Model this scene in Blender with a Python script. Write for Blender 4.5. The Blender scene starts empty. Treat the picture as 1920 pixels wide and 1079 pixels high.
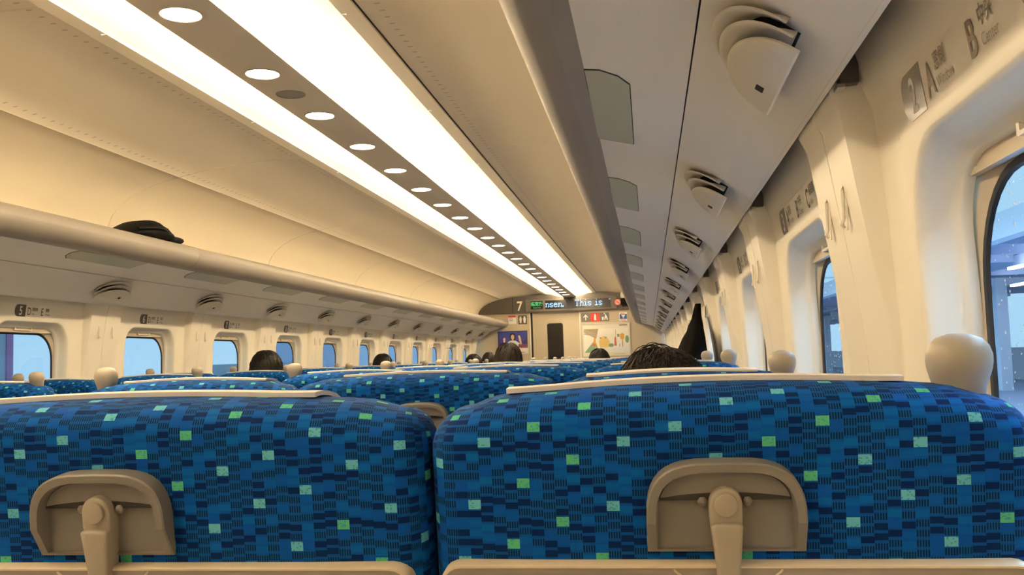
import bpy, bmesh, math, random
from mathutils import Vector, Matrix
random.seed(7)
S = bpy.context.scene
COL = S.collection
PI = math.pi
R_ = math.radians

# ------------------------------------------------------------------ camera, world, exposure
EYE = Vector((1.2194, 0.0, 1.24))
F_PX, YAW, PITCH, ROLL = 1780.6, 0.1402, 0.0752, -0.0312
cd = bpy.data.cameras.new('camera'); cam = bpy.data.objects.new('camera', cd); COL.objects.link(cam)
cy_, sy_ = math.cos(YAW), math.sin(YAW)
fw0 = Vector((-sy_, cy_, 0)); rt0 = Vector((cy_, sy_, 0)); up0 = Vector((0, 0, 1))
fw = math.cos(PITCH) * fw0 + math.sin(PITCH) * up0
up1 = -math.sin(PITCH) * fw0 + math.cos(PITCH) * up0
rt = math.cos(ROLL) * rt0 + math.sin(ROLL) * up1
up = -math.sin(ROLL) * rt0 + math.cos(ROLL) * up1
cam.matrix_world = Matrix(((rt.x, up.x, -fw.x, EYE.x), (rt.y, up.y, -fw.y, EYE.y), (rt.z, up.z, -fw.z, EYE.z), (0, 0, 0, 1)))
cd.sensor_width = 36.0; cd.lens = F_PX * 36.0 / 1920.0; cd.clip_start = 0.02; cd.clip_end = 400
cd.dof.use_dof = False
S.camera = cam
S.view_settings.view_transform = 'Standard'; S.view_settings.look = 'None'
S.view_settings.gamma = 1.0; S.view_settings.use_curve_mapping = False
S.view_settings.exposure = 1.42
S.cycles.use_denoising = True
S.cycles.max_bounces = 7; S.cycles.diffuse_bounces = 4; S.cycles.glossy_bounces = 3
S.cycles.transparent_max_bounces = 8
S.cycles.sample_clamp_indirect = 6.0
S.cycles.caustics_reflective = False; S.cycles.caustics_refractive = False
W = bpy.data.worlds.new('overcast_sky'); S.world = W; W.use_nodes = True
wn = W.node_tree; wn.nodes.clear()
wo = wn.nodes.new('ShaderNodeOutputWorld'); wb = wn.nodes.new('ShaderNodeBackground')
wb.inputs[0].default_value = (0.30, 0.51, 0.68, 1); wb.inputs[1].default_value = 0.52
wn.links.new(wb.outputs[0], wo.inputs[0])
TUBE_COL, TUBE_L = (1.0, 0.80, 0.52), 34.0
DOWN_L = 8.0
FILL_W = 800.   # added unseen fill above the platform edge, sending cool light through right windows

# ------------------------------------------------------------------ materials
MATS = {}
def mat(name, col, rough=.5, metal=0., spec=.5, emit=None, estr=0., bump=None, alpha=None, coat=0.):
    m = bpy.data.materials.new(name); m.use_nodes = True; MATS[name] = m
    nt = m.node_tree; b = nt.nodes['Principled BSDF']
    b.inputs['Base Color'].default_value = (*col, 1); b.inputs['Roughness'].default_value = rough
    b.inputs['Metallic'].default_value = metal; b.inputs['Specular IOR Level'].default_value = spec
    b.inputs['Coat Weight'].default_value = coat
    if emit: b.inputs['Emission Color'].default_value = (*emit, 1); b.inputs['Emission Strength'].default_value = estr
    # faint procedural variation so that no surface is perfectly flat
    tc = nt.nodes.new('ShaderNodeTexCoord'); nz = nt.nodes.new('ShaderNodeTexNoise')
    nz.inputs['Scale'].default_value = (bump or (60, .02))[0]; nz.inputs['Detail'].default_value = 2
    bp = nt.nodes.new('ShaderNodeBump'); bp.inputs['Strength'].default_value = (bump or (60, .02))[1]; bp.inputs['Distance'].default_value = .002
    nt.links.new(tc.outputs['Object'], nz.inputs['Vector']); nt.links.new(nz.outputs['Fac'], bp.inputs['Height'])
    nt.links.new(bp.outputs['Normal'], b.inputs['Normal'])
    return m
mat('wall_cream', (.86, .79, .65), .42, bump=(300, .04))
mat('ceiling_cream', (.86, .755, .57), .5, bump=(200, .03))
mat('rack_panel', (.82, .785, .73), .5, bump=(250, .05))
mat('rack_nose', (.27, .235, .195), .45, bump=(900, .25))
mat('strip_grey', (.66, .57, .43), .5)
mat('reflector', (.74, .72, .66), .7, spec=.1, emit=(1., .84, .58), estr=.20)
mat('tube', (1, 1, 1), .5, emit=TUBE_COL, estr=TUBE_L)
mat('downlight_glow', (1, 1, 1), .5, emit=(1., .86, .64), estr=DOWN_L)
mat('lens_green', (.46, .47, .36), .35)
mat('vent_plastic', (.72, .66, .56), .45)
mat('dark_gap', (.012, .011, .01), .8)
mat('sign_strip', (.86, .80, .67), .35)
mat('sign_brown', (.10, .075, .055), .4)
mat('sign_brown_glare', (.27, .22, .155), .12, spec=.8)  # tile brown lightened: glare painted into the colour of the nearest right sign
mat('text_brown', (.13, .09, .06), .4)
mat('text_glare', (.30, .22, .15), .3)  # lettering brown washed out by the same painted glare
mat('white_paint', (.85, .83, .78), .4)
mat('frame_beige', (.56, .48, .37), .5)
mat('gasket', (.01, .012, .016), .5)
mat('rail_metal', (.45, .43, .40), .35, metal=.4)
mat('header_dark', (.085, .07, .055), .5)
mat('header_dark2', (.12, .10, .08), .5)
mat('endwall', (.56, .47, .33), .5, bump=(300, .03))
mat('door_beige', (.50, .42, .30), .45)
mat('door_glass', (.015, .012, .01), .12)
mat('black_lcd', (.01, .01, .012), .2)
mat('led_blue', (.05, .05, .05), .5, emit=(.25, .55, 1.), estr=.75)
mat('led_green', (.05, .05, .05), .5, emit=(.01, .6, .15), estr=.35)
mat('led_red', (.2, .1, .1), .5, emit=(.95, .42, .26), estr=.28)
mat('knob', (.37, .32, .25), .5, bump=(500, .06))
mat('housing', (.205, .185, .16), .45, bump=(900, .12))
mat('tray', (.36, .305, .245), .45)
mat('tray_rim', (.70, .58, .42), .4)
mat('cloth', (.92, .84, .75), .8, bump=(1200, .3))
mat('blue_sticker', (.01, .08, .42), .35)
mat('seat_plastic', (.20, .18, .16), .5)
mat('floor_carpet', (.36, .34, .33), .9, bump=(500, .4))
mat('aisle_floor', (.35, .32, .28), .6)
mat('hair_black', (.010, .007, .005), .5, spec=.3, bump=(160, .8))
mat('hair_brown', (.020, .013, .008), .5, spec=.3, bump=(160, .8))
mat('skin', (.55, .36, .25), .5)
mat('shirt_dark', (.03, .035, .05), .8)
mat('shirt_grey', (.25, .25, .27), .8)
mat('suit', (.004, .0035, .003), .95, spec=.03, bump=(800, .3))
mat('bag_black', (.004, .004, .004), .7, spec=.15, bump=(120, .4))
mat('white_case', (.75, .72, .66), .4)
mat('poster_cream', (.82, .76, .60), .35)
mat('p_purple', (.045, .032, .16), .4); mat('p_blue', (.05, .06, .32), .4); mat('p_white', (.82, .84, .84), .4)
mat('p_skin', (.75, .50, .38), .4); mat('p_maroon', (.22, .05, .12), .4); mat('p_hair', (.03, .015, .02), .4)
mat('p_yellow', (.78, .55, .18), .4); mat('p_orange', (.75, .38, .06), .4); mat('p_green', (.20, .34, .20), .4)
mat('p_grey', (.45, .43, .36), .4); mat('p_tan', (.40, .30, .18), .4); mat('p_red', (.62, .16, .12), .4); mat('p_light', (.90, .86, .74), .4)
mat('sign_grey', (.16, .14, .12), .4); mat('sign_red', (.62, .045, .03), .4); mat('sign_blue', (.02, .10, .42), .4); mat('silver', (.6, .58, .52), .3, metal=.6)
mat('ext_white', (.75, .8, .85), .6); mat('ext_steel', (.42, .52, .66), .6); mat('ext_dark', (.42, .52, .70), .7)
mat('ext_ground', (.2, .2, .2), .9); mat('ext_building', (.42, .52, .70), .8); mat('ext_building_pale', (.40, .48, .58), .8); mat('ext_pink', (.45, .22, .42), .7)
mat('ext_lamp', (1, 1, 1), .5, emit=(.95, .97, 1.), estr=3.)

def glass_mat(name, tint, refl):
    m = bpy.data.materials.new(name); m.use_nodes = True; MATS[name] = m
    nt = m.node_tree; nt.nodes.clear()
    o = nt.nodes.new('ShaderNodeOutputMaterial'); mx = nt.nodes.new('ShaderNodeMixShader')
    t = nt.nodes.new('ShaderNodeBsdfTransparent'); g = nt.nodes.new('ShaderNodeBsdfGlossy')
    t.inputs[0].default_value = (*tint, 1); g.inputs['Roughness'].default_value = .03
    mx.inputs[0].default_value = refl
    nt.links.new(t.outputs[0], mx.inputs[1]); nt.links.new(g.outputs[0], mx.inputs[2])
    nt.links.new(mx.outputs[0], o.inputs[0])
glass_mat('pane_glass', (.93, .97, 1.), .05)
mat('raindrop', (.75, .85, .95), .08)

def ceiling_holes():
    """cream ceiling panel with fine cross grooves and a row of punched dots at their ends"""
    m = MATS['ceiling_cream']; nt = m.node_tree; b = nt.nodes['Principled BSDF']
    tc = nt.nodes.new('ShaderNodeTexCoord'); sp = nt.nodes.new('ShaderNodeSeparateXYZ'); nt.links.new(tc.outputs['Object'], sp.inputs[0])
    def M(op, a, bb=None, c=None):
        n = nt.nodes.new('ShaderNodeMath'); n.operation = op
        for i, v in enumerate((a, bb, c)):
            if v is None: continue
            if isinstance(v, (int, float)): n.inputs[i].default_value = v
            else: nt.links.new(v, n.inputs[i])
        return n.outputs[0]
    X, Y = sp.outputs[0], sp.outputs[1]
    ax = M('ABSOLUTE', X)
    yy = M('MULTIPLY', M('ABSOLUTE', M('SUBTRACT', M('FRACT', M('DIVIDE', Y, .0557)), .5)), .0557)   # distance to groove
    def dot(x0):
        dx = M('ABSOLUTE', M('SUBTRACT', ax, x0))
        return M('LESS_THAN', M('ADD', M('POWER', M('DIVIDE', dx, .010), 2), M('POWER', M('DIVIDE', yy, .0055), 2)), 1.)
    d = M('MAXIMUM', dot(.487), dot(1.05))
    inx = M('MULTIPLY', M('GREATER_THAN', ax, .49), M('LESS_THAN', ax, 1.05))
    groove = M('MULTIPLY', M('LESS_THAN', yy, .0022), inx)
    mix = nt.nodes.new('ShaderNodeMix'); mix.data_type = 'RGBA'
    mix.inputs[6].default_value = (.86, .755, .57, 1); mix.inputs[7].default_value = (.55, .48, .38, 1)
    nt.links.new(d, mix.inputs[0]); nt.links.new(mix.outputs[2], b.inputs['Base Color'])
    bp = nt.nodes.new('ShaderNodeBump'); bp.inputs['Strength'].default_value = .35; bp.inputs['Distance'].default_value = .001
    bp.invert = True
    nt.links.new(groove, bp.inputs['Height']); nt.links.new(bp.outputs[0], b.inputs['Normal'])
ceiling_holes()

def moquette():
    """woven blue seat cloth: staggered blue bricks with fine ticks and a lattice of aqua and green squares"""
    m = bpy.data.materials.new('moquette'); m.use_nodes = True; MATS['moquette'] = m
    nt = m.node_tree; b = nt.nodes['Principled BSDF']; b.inputs['Roughness'].default_value = .85
    b.inputs['Specular IOR Level'].default_value = .12
    b.inputs['Sheen Weight'].default_value = .06; b.inputs['Sheen Roughness'].default_value = .4; b.inputs['Sheen Tint'].default_value = (.35, .6, .9, 1)
    uv = nt.nodes.new('ShaderNodeUVMap'); sp = nt.nodes.new('ShaderNodeSeparateXYZ'); nt.links.new(uv.outputs[0], sp.inputs[0])
    def M(op, a, bb=None, c=None):
        n = nt.nodes.new('ShaderNodeMath'); n.operation = op
        for i, v in enumerate((a, bb, c)):
            if v is None: continue
            if isinstance(v, (int, float)): n.inputs[i].default_value = v
            else: nt.links.new(v, n.inputs[i])
        return n.outputs[0]
    def noise(x, y, k):
        c = nt.nodes.new('ShaderNodeCombineXYZ'); nt.links.new(x, c.inputs[0])
        if y is not None: nt.links.new(y, c.inputs[1])
        c.inputs[2].default_value = k
        w = nt.nodes.new('ShaderNodeTexWhiteNoise'); w.noise_dimensions = '3D'; nt.links.new(c.outputs[0], w.inputs[0]); return w.outputs['Value']
    U = M('DIVIDE', sp.outputs[0], .0094); V0 = M('DIVIDE', sp.outputs[1], .0072)
    i = M('FLOOR', U); fu = M('FRACT', U)
    V = M('ADD', V0, M('MULTIPLY', noise(i, None, 3.3), .9))
    j = M('FLOOR', V); fv = M('FRACT', V)
    # lattice of bright squares: 2 i + 7 j = 0 (mod 22)
    key = M('FLOORED_MODULO', M('ADD', M('MULTIPLY', i, 2), M('MULTIPLY', j, 7)), 22)
    bright = M('LESS_THAN', key, .5)
    n1 = noise(i, j, 1.7); n2 = noise(i, j, 9.1)
    # ticks inside the bricks
    tk = M('ABSOLUTE', M('SUBTRACT', M('FRACT', M('MULTIPLY', fu, 5)), .5))
    tick = M('MULTIPLY', M('GREATER_THAN', tk, .36), M('GREATER_THAN', n2, .35))
    half = M('FRACT', M('MULTIPLY', fv, 2))
    gap = M('MAXIMUM', M('LESS_THAN', M('MINIMUM', fv, M('SUBTRACT', 1., fv)), .16), M('LESS_THAN', M('MINIMUM', half, M('SUBTRACT', 1., half)), .0))
    dark = M('LESS_THAN', n1, .72)
    def mix(f, c1, c2):
        x = nt.nodes.new('ShaderNodeMix'); x.data_type = 'RGBA'; nt.links.new(f, x.inputs[0])
        for k, c in ((6, c1), (7, c2)):
            if isinstance(c, tuple): x.inputs[k].default_value = (*c, 1)
            else: nt.links.new(c, x.inputs[k])
        return x.outputs[2]
    base = mix(n2, (.002, .070, .36), (.001, .11, .38))
    darkc = mix(n2, (.001, .016, .095), (.001, .026, .105))
    d2 = mix(tick, darkc, (.008, .10, .28))
    c = mix(dark, base, d2)
    c = mix(M('MULTIPLY', gap, .75), c, mix(n1, (.002, .085, .34), (.002, .065, .34)))
    sq = mix(M('GREATER_THAN', noise(M('FLOOR', M('DIVIDE', i, 9.)), M('FLOOR', M('DIVIDE', j, 11.)), 5.5), .5), (.12, .44, .56), (.09, .45, .24))
    sq = mix(M('LESS_THAN', noise(M('FLOOR', M('MULTIPLY', U, 7)), M('FLOOR', M('MULTIPLY', V, 7)), 2.), .16), sq, (.06, .30, .35))
    c = mix(bright, c, sq)
    nt.links.new(c, b.inputs['Base Color'])
    bp = nt.nodes.new('ShaderNodeBump'); bp.inputs['Strength'].default_value = .25; bp.inputs['Distance'].default_value = .0006
    nt.links.new(tk, bp.inputs['Height']); nt.links.new(bp.outputs[0], b.inputs['Normal'])
moquette()

# ------------------------------------------------------------------ helpers
def tag(o, label=None, cat=None, group=None, kind=None):
    if label: o['label'] = label
    if cat: o['category'] = cat
    if group: o['group'] = group
    if kind: o['kind'] = kind
    return o
def empty(name, loc=(0, 0, 0), rz=0.):
    o = bpy.data.objects.new(name, None); o.empty_display_size = .05
    o.location = loc; o.rotation_euler = (0, 0, rz); COL.objects.link(o); return o
class MB:
    """collects shapes into one mesh"""
    def __init__(s): s.v = []; s.f = []; s.m = []; s.uv = None
    def add(s, vs, fs, mi=0):
        n = len(s.v); s.v += [tuple(p) for p in vs]; s.f += [tuple(i + n for i in f) for f in fs]; s.m += [mi] * len(fs)
    def box(s, a, b, mi=0):
        x0, y0, z0 = a; x1, y1, z1 = b
        s.add([(x0, y0, z0), (x1, y0, z0), (x1, y1, z0), (x0, y1, z0), (x0, y0, z1), (x1, y0, z1), (x1, y1, z1), (x0, y1, z1)],
              [(0, 3, 2, 1), (4, 5, 6, 7), (0, 1, 5, 4), (1, 2, 6, 5), (2, 3, 7, 6), (3, 0, 4, 7)], mi)
    def loft(s, rings, closed=True, cap0=False, cap1=False, mi=0):
        n = len(rings[0]); vs = [p for r in rings for p in r]; fs = []
        for a in range(len(rings) - 1):
            for i in range(n if closed else n - 1):
                j = (i + 1) % n
                fs.append((a * n + i, a * n + j, (a + 1) * n + j, (a + 1) * n + i))
        if cap0: fs.append(tuple(range(n))[::-1])
        if cap1: fs.append(tuple((len(rings) - 1) * n + i for i in range(n)))
        s.add(vs, fs, mi)
    def grid(s, rows, mi=0): s.loft(rows, closed=False, mi=mi)
    def lathe(s, prof, c=(0, 0, 0), n=24, sx=1., sy=1., mi=0, caps=True):
        rings = [[(c[0] + sx * r * math.cos(2 * PI * k / n), c[1] + sy * r * math.sin(2 * PI * k / n), c[2] + z) for k in range(n)] for r, z in prof]
        s.loft(rings, True, caps, caps, mi)
    def tube(s, pts, rads, n=6, mi=0):
        pts = [Vector(p) for p in pts]; rings = []
        for i, p in enumerate(pts):
            d = (pts[min(i + 1, len(pts) - 1)] - pts[max(i - 1, 0)]).normalized()
            a = d.cross(Vector((0, 0, 1)));
            if a.length < .1: a = d.cross(Vector((1, 0, 0)))
            a.normalize(); b = d.cross(a); r = rads[i] if isinstance(rads, (list, tuple)) else rads
            rings.append([p + r * (a * math.cos(2 * PI * k / n) + b * math.sin(2 * PI * k / n)) for k in range(n)])
        s.loft(rings, True, True, True, mi)
    def prism(s, poly, y0, y1, mi=0, bev=0., plane='XZ', seg=3):
        """extrude polygon (2D) between depth y0 (front) and y1, front edge rounded by bev"""
        def P(q, d): return {'XZ': (q[0], d, q[1]), 'YZ': (d, q[0], q[1]), 'XY': (q[0], q[1], d)}[plane]
        sg = 1 if y1 > y0 else -1
        rings = []
        if bev > 0:
            for k in range(seg + 1):
                a = PI / 2 * k / seg
                rings.append([P(q, y0 + sg * bev * (1 - math.sin(a)) if False else y0 + sg * bev * (1 - math.cos(PI / 2 - a)) if False else y0 + sg * bev * (1 - math.sin(a))) for q in inset(poly, bev * (1 - math.cos(a)))])
            rings = rings[::-1]
            # rings now from full inset?  a=90deg -> y0, inset bev ; a=0 -> y0+bev, inset 0
        else: rings.append([P(q, y0) for q in poly])
        rings.append([P(q, y1) for q in poly])
        s.loft(rings, True, True, True, mi)
    def build(s, name, mats, parent=None, smooth=35, loc=None):
        me = bpy.data.meshes.new(name); me.from_pydata(s.v, [], s.f)
        if isinstance(mats, str): mats = [mats]
        for k in mats: me.materials.append(MATS[k])
        if len(mats) > 1: me.polygons.foreach_set('material_index', s.m)
        if s.uv is not None:
            l = me.uv_layers.new(name='UVMap')
            for lp in me.loops: l.data[lp.index].uv = s.uv[lp.vertex_index]
        bm = bmesh.new(); bm.from_mesh(me); bmesh.ops.recalc_face_normals(bm, faces=bm.faces); bm.to_mesh(me); bm.free()
        if smooth:
            me.shade_smooth(); me.set_sharp_from_angle(angle=R_(smooth))
        o = bpy.data.objects.new(name, me); COL.objects.link(o)
        if parent is not None: o.parent = parent
        if loc: o.location = loc
        return o
def inset(poly, d):
    """offset a convex-ish polygon inward by d"""
    if d <= 0: return list(poly)
    n = len(poly); A = sum(poly[i][0] * poly[(i + 1) % n][1] - poly[(i + 1) % n][0] * poly[i][1] for i in range(n)); sg = 1 if A > 0 else -1
    out = []
    for i in range(n):
        p0, p1, p2 = poly[i - 1], poly[i], poly[(i + 1) % n]
        def nn(a, b):
            dx, dy = b[0] - a[0], b[1] - a[1]; L = math.hypot(dx, dy) or 1e-9; return (-dy / L * sg, dx / L * sg)
        n1, n2 = nn(p0, p1), nn(p1, p2); bx, by = n1[0] + n2[0], n1[1] + n2[1]; L = math.hypot(bx, by) or 1e-9
        bx /= L; by /= L; c = max(.5, bx * n1[0] + by * n1[1])
        out.append((p1[0] + bx * d / c, p1[1] + by * d / c))
    return out
def rrect(a, b, r, k=8, m=5, cx=0., cz=0.):
    """rounded rectangle with a fixed vertex count"""
    r = max(min(r, a * .999, b * .999), 1e-4); pts = []
    cs = [(a - r, b - r, 0), (-(a - r), b - r, 90), (-(a - r), -(b - r), 180), (a - r, -(b - r), 270)]
    for q, (x, z, a0) in enumerate(cs):
        for i in range(k + 1):
            t = R_(a0 + 90 * i / k); pts.append((cx + x + r * math.cos(t), cz + z + r * math.sin(t)))
        nx, nz, na = cs[(q + 1) % 4]; e0 = pts[-1]; t = R_(na); e1 = (cx + nx + r * math.cos(t), cz + nz + r * math.sin(t))
        for i in range(1, m): pts.append((e0[0] + (e1[0] - e0[0]) * i / m, e0[1] + (e1[1] - e0[1]) * i / m))
    return pts
def copy_tree(o, parent=None):
    c = o.copy(); COL.objects.link(c); c.parent = parent
    for ch in KIDS.get(o.name, []): copy_tree(ch, c)
    return c
KIDS = {}
def index_kids():
    KIDS.clear()
    for o in bpy.data.objects:
        if o.parent: KIDS.setdefault(o.parent.name, []).append(o)
def text_geo(s, size, bold=0., sx=1., spacing=1., align='LEFT'):
    """letter shapes as (verts2d, faces), baseline at 0"""
    cu = bpy.data.curves.new('t', 'FONT'); cu.body = s; cu.size = size; cu.offset = bold; cu.space_character = spacing; cu.align_x = align
    cu.resolution_u = 4; cu.extrude = 0.
    o = bpy.data.objects.new('t', cu); COL.objects.link(o)
    dg = bpy.context.evaluated_depsgraph_get(); me = bpy.data.meshes.new_from_object(o.evaluated_get(dg))
    vs = [(v.co.x * sx, v.co.y) for v in me.vertices]; fs = [tuple(p.vertices) for p in me.polygons]
    bpy.data.objects.remove(o); bpy.data.curves.remove(cu); bpy.data.meshes.remove(me)
    return vs, fs
TG = {}
def tg(s, size, **k):
    key = (s, size, tuple(sorted(k.items())))
    if key not in TG: TG[key] = text_geo(s, size, **k)
    return TG[key]
NUM = ['zero', 'one', 'two', 'three', 'four', 'five', 'six', 'seven', 'eight', 'nine', 'ten', 'eleven', 'twelve', 'thirteen', 'fourteen', 'fifteen']
ORD = ['zeroth', 'first', 'second', 'third', 'fourth', 'fifth', 'sixth', 'seventh', 'eighth', 'ninth', 'tenth', 'eleventh', 'twelfth', 'thirteenth', 'fourteenth', 'fifteenth', 'sixteenth', 'seventeenth', 'eighteenth', 'nineteenth', 'twentieth', 'twenty-first', 'twenty-second', 'twenty-third', 'twenty-fourth', 'twenty-fifth']

Y_END, Y_BACK = 15.25, -2.1
PITCH_Y = 1.04
def win_y(side, row): return (.90 if side > 0 else .83) + PITCH_Y * (row - 2)
ROWS = range(0, 16)

# ------------------------------------------------------------------ floor, ceiling, end walls
m = MB(); m.box((-1.62, Y_BACK, -.05), (1.62, Y_END, 0)); tag(m.build('floor', 'floor_carpet', smooth=0), kind='structure')

CEIL = [(.400, 2.268), (.42, 2.276), (.60, 2.273), (.80, 2.262), (.95, 2.243), (1.095, 2.216), (1.10, 2.2125), (1.106, 2.2135), (1.18, 2.198), (1.26, 2.176), (1.33, 2.148), (1.39, 2.115), (1.44, 2.075), (1.475, 2.03), (1.50, 1.97), (1.512, 1.90), (1.517, 1.82), (1.518, 1.74)]
m = MB()
for s in (-1, 1):
    ys = [Y_BACK] + [-1.75, .33, 2.41, 4.49, 6.57, 8.65, 10.73, 12.81, 14.89] + [Y_END]
    rows = []
    for y in ys:
        if y in (Y_BACK, Y_END): rows.append([(s * x, y, z) for x, z in CEIL])
        else:
            # a narrow groove where two ceiling panels meet
            for dy, dp in ((-.004, 0), (-.0015, .006), (.0015, .006), (.004, 0)):
                rows.append([(s * (x + dp * (.2 if x < 1.2 else 1)), y + dy, z + dp * (1 if x < 1.4 else .3)) for x, z in CEIL])
    m.grid(rows)
    # slim dark joint and the edge profile beside the light cove
    m.box((min(s * .384, s * .400), Y_BACK, 2.266), (max(s * .384, s * .400), Y_END, 2.30), 1)
m.box((-.60, Y_BACK, 2.36), (.60, Y_END, 2.38), 1)
tag(m.build('ceiling', ['ceiling_cream', 'strip_grey'], smooth=30), kind='structure')
m = MB()
for s in (-1, 1):
    m.box((min(s * .427, s * .430), Y_BACK, 2.2705), (max(s * .427, s * .430), Y_END, 2.2762))
tag(m.build('trim_1', 'dark_gap', smooth=0), kind='structure')
m = MB()
for s in (-1, 1):
    m.box((min(s * .370, s * .4275), Y_BACK, 2.2625), (max(s * .370, s * .4275), Y_END, 2.2695))
tag(m.build('trim_2', 'ceiling_cream', smooth=0), kind='structure')
# centre strip carrying the downlights
m = MB(); prof = [(-.108, 2.226), (-.106, 2.214), (-.08, 2.206), (-.04, 2.2025), (0, 2.202), (.04, 2.2025), (.08, 2.206), (.106, 2.214), (.108, 2.226), (.10, 2.232), (-.10, 2.232)]
m.loft([[(x, y, z) for x, z in prof] for y in (Y_BACK, Y_END)], True, True, True)
tag(m.build('trim_3', 'strip_grey', smooth=50), kind='structure')

# luminous coves: one reflector with its tube per bay
J0, JP = 2.62, 1.1055
RP = [(.085, 2.280), (.105, 2.290), (.15, 2.2925), (.21, 2.288), (.27, 2.282), (.32, 2.277), (.36, 2.273), (.386, 2.270)]
lo = int(math.floor((Y_BACK - J0) / JP)); hi = int(math.ceil((Y_END - J0) / JP))
for s in (-1, 1):
    for k in range(lo, hi):
        a = max(J0 + k * JP, Y_BACK + .01); b = min(J0 + (k + 1) * JP, Y_END - .002)
        if b - a < .3: continue
        L = b - a; t = empty('cove_light', (0, a, 2.28))
        n = k + 1 if k >= -1 else 0
        side = 'left' if s < 0 else 'right'
        if k < 0: lab = 'glowing %s cove light directly overhead, before the first joint' % side
        else: lab = 'glowing ceiling cove light %s of the downlights, %s bay past the nearest joint' % (side, ORD[n])
        if k < -1: lab = 'ceiling cove light on the %s of the strip, %s bay behind the camera' % (side, ORD[-k - 1])
        tag(t, lab, 'ceiling light', 'cove lights along the ceiling strip')
        m = MB(); ys = [0, .004, .02, .08, .16, .3, .5, .7, .84, .92, .98, .996, 1.]
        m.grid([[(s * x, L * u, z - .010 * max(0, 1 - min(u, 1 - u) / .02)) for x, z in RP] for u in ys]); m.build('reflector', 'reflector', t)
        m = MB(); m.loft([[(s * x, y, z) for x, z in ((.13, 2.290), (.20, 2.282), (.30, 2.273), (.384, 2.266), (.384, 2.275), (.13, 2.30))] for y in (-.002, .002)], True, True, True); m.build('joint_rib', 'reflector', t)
        m = MB(); m.tube([(s * .122, .06, 2.252 - 2.28 + 2.28), (s * .122, L - .06, 2.252)], .0125, 8)
        m.build('lamp_tube', 'tube', t)
        for c in [o for o in bpy.data.objects if o.parent == t]:
            for v in c.data.vertices: v.co.z -= 2.28
# downlights and the flat speaker disc
for k in range(0, 23):
    y = 2.3683 + .5532 * k
    if y < Y_BACK + .2 or y > Y_END - .3: continue
    t = empty('downlight', (0, y, 2.202)); n = k + 1
    tag(t, ('round downlight in the grey ceiling strip, %s from the nearest' % ORD[n] if n > 1 else 'nearest and largest round downlight in the grey ceiling strip') if n > 0 else 'round downlight in the ceiling strip behind or above the camera', 'downlight', 'downlights in the ceiling strip')
    m = MB(); m.lathe([(.058, .004), (.0585, -.0015), (.056, -.003), (.0535, -.0015), (.0535, .002)], n=32, caps=False); m.build('trim_ring', 'strip_grey', t)
    m = MB(); m.lathe([(.0535, .001), (.0535, -.0012), (.04, -.0022), (.001, -.0026)], n=32); m.build('lens', 'downlight_glow', t)
m = MB(); m.lathe([(.052, .004), (.052, -.002), (.047, -.0028), (.046, -.001), (.001, -.001)], n=32)
tag(m.build('ceiling_speaker', 'rack_nose', loc=(0.0, 3.17, 2.202)), 'flat unlit grey round speaker disc between two near ceiling downlights', 'speaker')

# ------------------------------------------------------------------ side walls with window recesses
ZC = 1.222
XW = [(0, 1.50), (.3, 1.535), (.6, 1.548), (.95, 1.548), (1.25, 1.542), (1.40, 1.536), (1.50, 1.530), (1.552, 1.5245), (1.562, 1.520), (1.60, 1.507), (1.64, 1.497), (1.70, 1.50), (1.80, 1.52)]
def xw(z):
    for (z0, x0), (z1, x1) in zip(XW, XW[1:]):
        if z <= z1: return x0 + (x1 - x0) * (z - z0) / (z1 - z0)
    return XW[-1][1]
def ss(t): t = max(0., min(1., t)); return t * t * (3 - 2 * t)
def pillar(side, y, z):
    """how far the pillar between two windows stands proud of the wall"""
    c = (1.42 if side > 0 else 1.35)
    d = abs((y - c + .52) % PITCH_Y - .52)
    e = ss((.145 - d) / .014)
    top = xw(z) - 1.472 if z > 1.565 else None
    pr = .010 + .032 * ss((z - 1.15) / .45)
    if top is not None: pr = max(.0, min(pr + .01 * ss((z - 1.565) / .03), top))
    return pr * e
for side, wname in ((-1, 'wall_left'), (1, 'wall_right')):
    m = MB()
    zs_low = [0, .15, .3, .45, .6, .75, .948]
    zs_mid = [.948, 1.02, 1.10, 1.18, 1.26, 1.33, 1.40, 1.45, 1.492]
    zs_top = [1.492, 1.515, 1.54, 1.552, 1.557, 1.562, 1.575, 1.59, 1.605, 1.625, 1.645, 1.67, 1.71, 1.76, 1.80]
    def P(y, z, d=0.): return (side * (xw(z) - pillar(side, y, z) + d), y, z)
    for row in ROWS:
        yc = win_y(side, row)
        rings = []
        for a, b, r, d in ((.29, .270, .004, 0), (.272, .257, .10, 0), (.269, .2545, .103, .0012), (.265, .251, .102, .006), (.262, .247, .099, .018), (.258, .240, .093, .034), (.255, .2345, .089, .042), (.252, .230, .086, .044), (.249, .227, .084, .050), (.249, .227, .084, .058)):
            rings.append([P(yc + p[0], ZC + p[1] , d) for p in rrect(a, b, r)])
        m.loft(rings, True)
        cols = [yc - .29, yc, yc + .29]
        for zs in (zs_low, zs_top): m.grid([[P(y, z) for y in cols] for z in zs])
        c = (1.42 if side > 0 else 1.35) + PITCH_Y * (row - 2)
        cols = [yc + .29, c - .16, c - .147, c - .143, c - .139, c - .135, c - .130, c - .08, c - .003, c - .0012, c + .0012, c + .003, c + .08, c + .130, c + .135, c + .139, c + .143, c + .147, c + .16, yc + .75]
        g = {9: .003, 10: .003}
        m.grid([[P(y, z, g.get(i, 0)) for i, y in enumerate(cols)] for z in sorted(set(zs_low + zs_mid + zs_top))])
    y0 = win_y(side, 0) - .29
    m.grid([[P(y, z) for y in (Y_BACK, y0)] for z in sorted(set(zs_low + zs_mid + zs_top))])
    # trim past the end wall
    m.v = [(x, min(y, Y_END + .01), z) for x, y, z in m.v]
    tag(m.build(wname, 'wall_cream', smooth=40), kind='structure')

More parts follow.
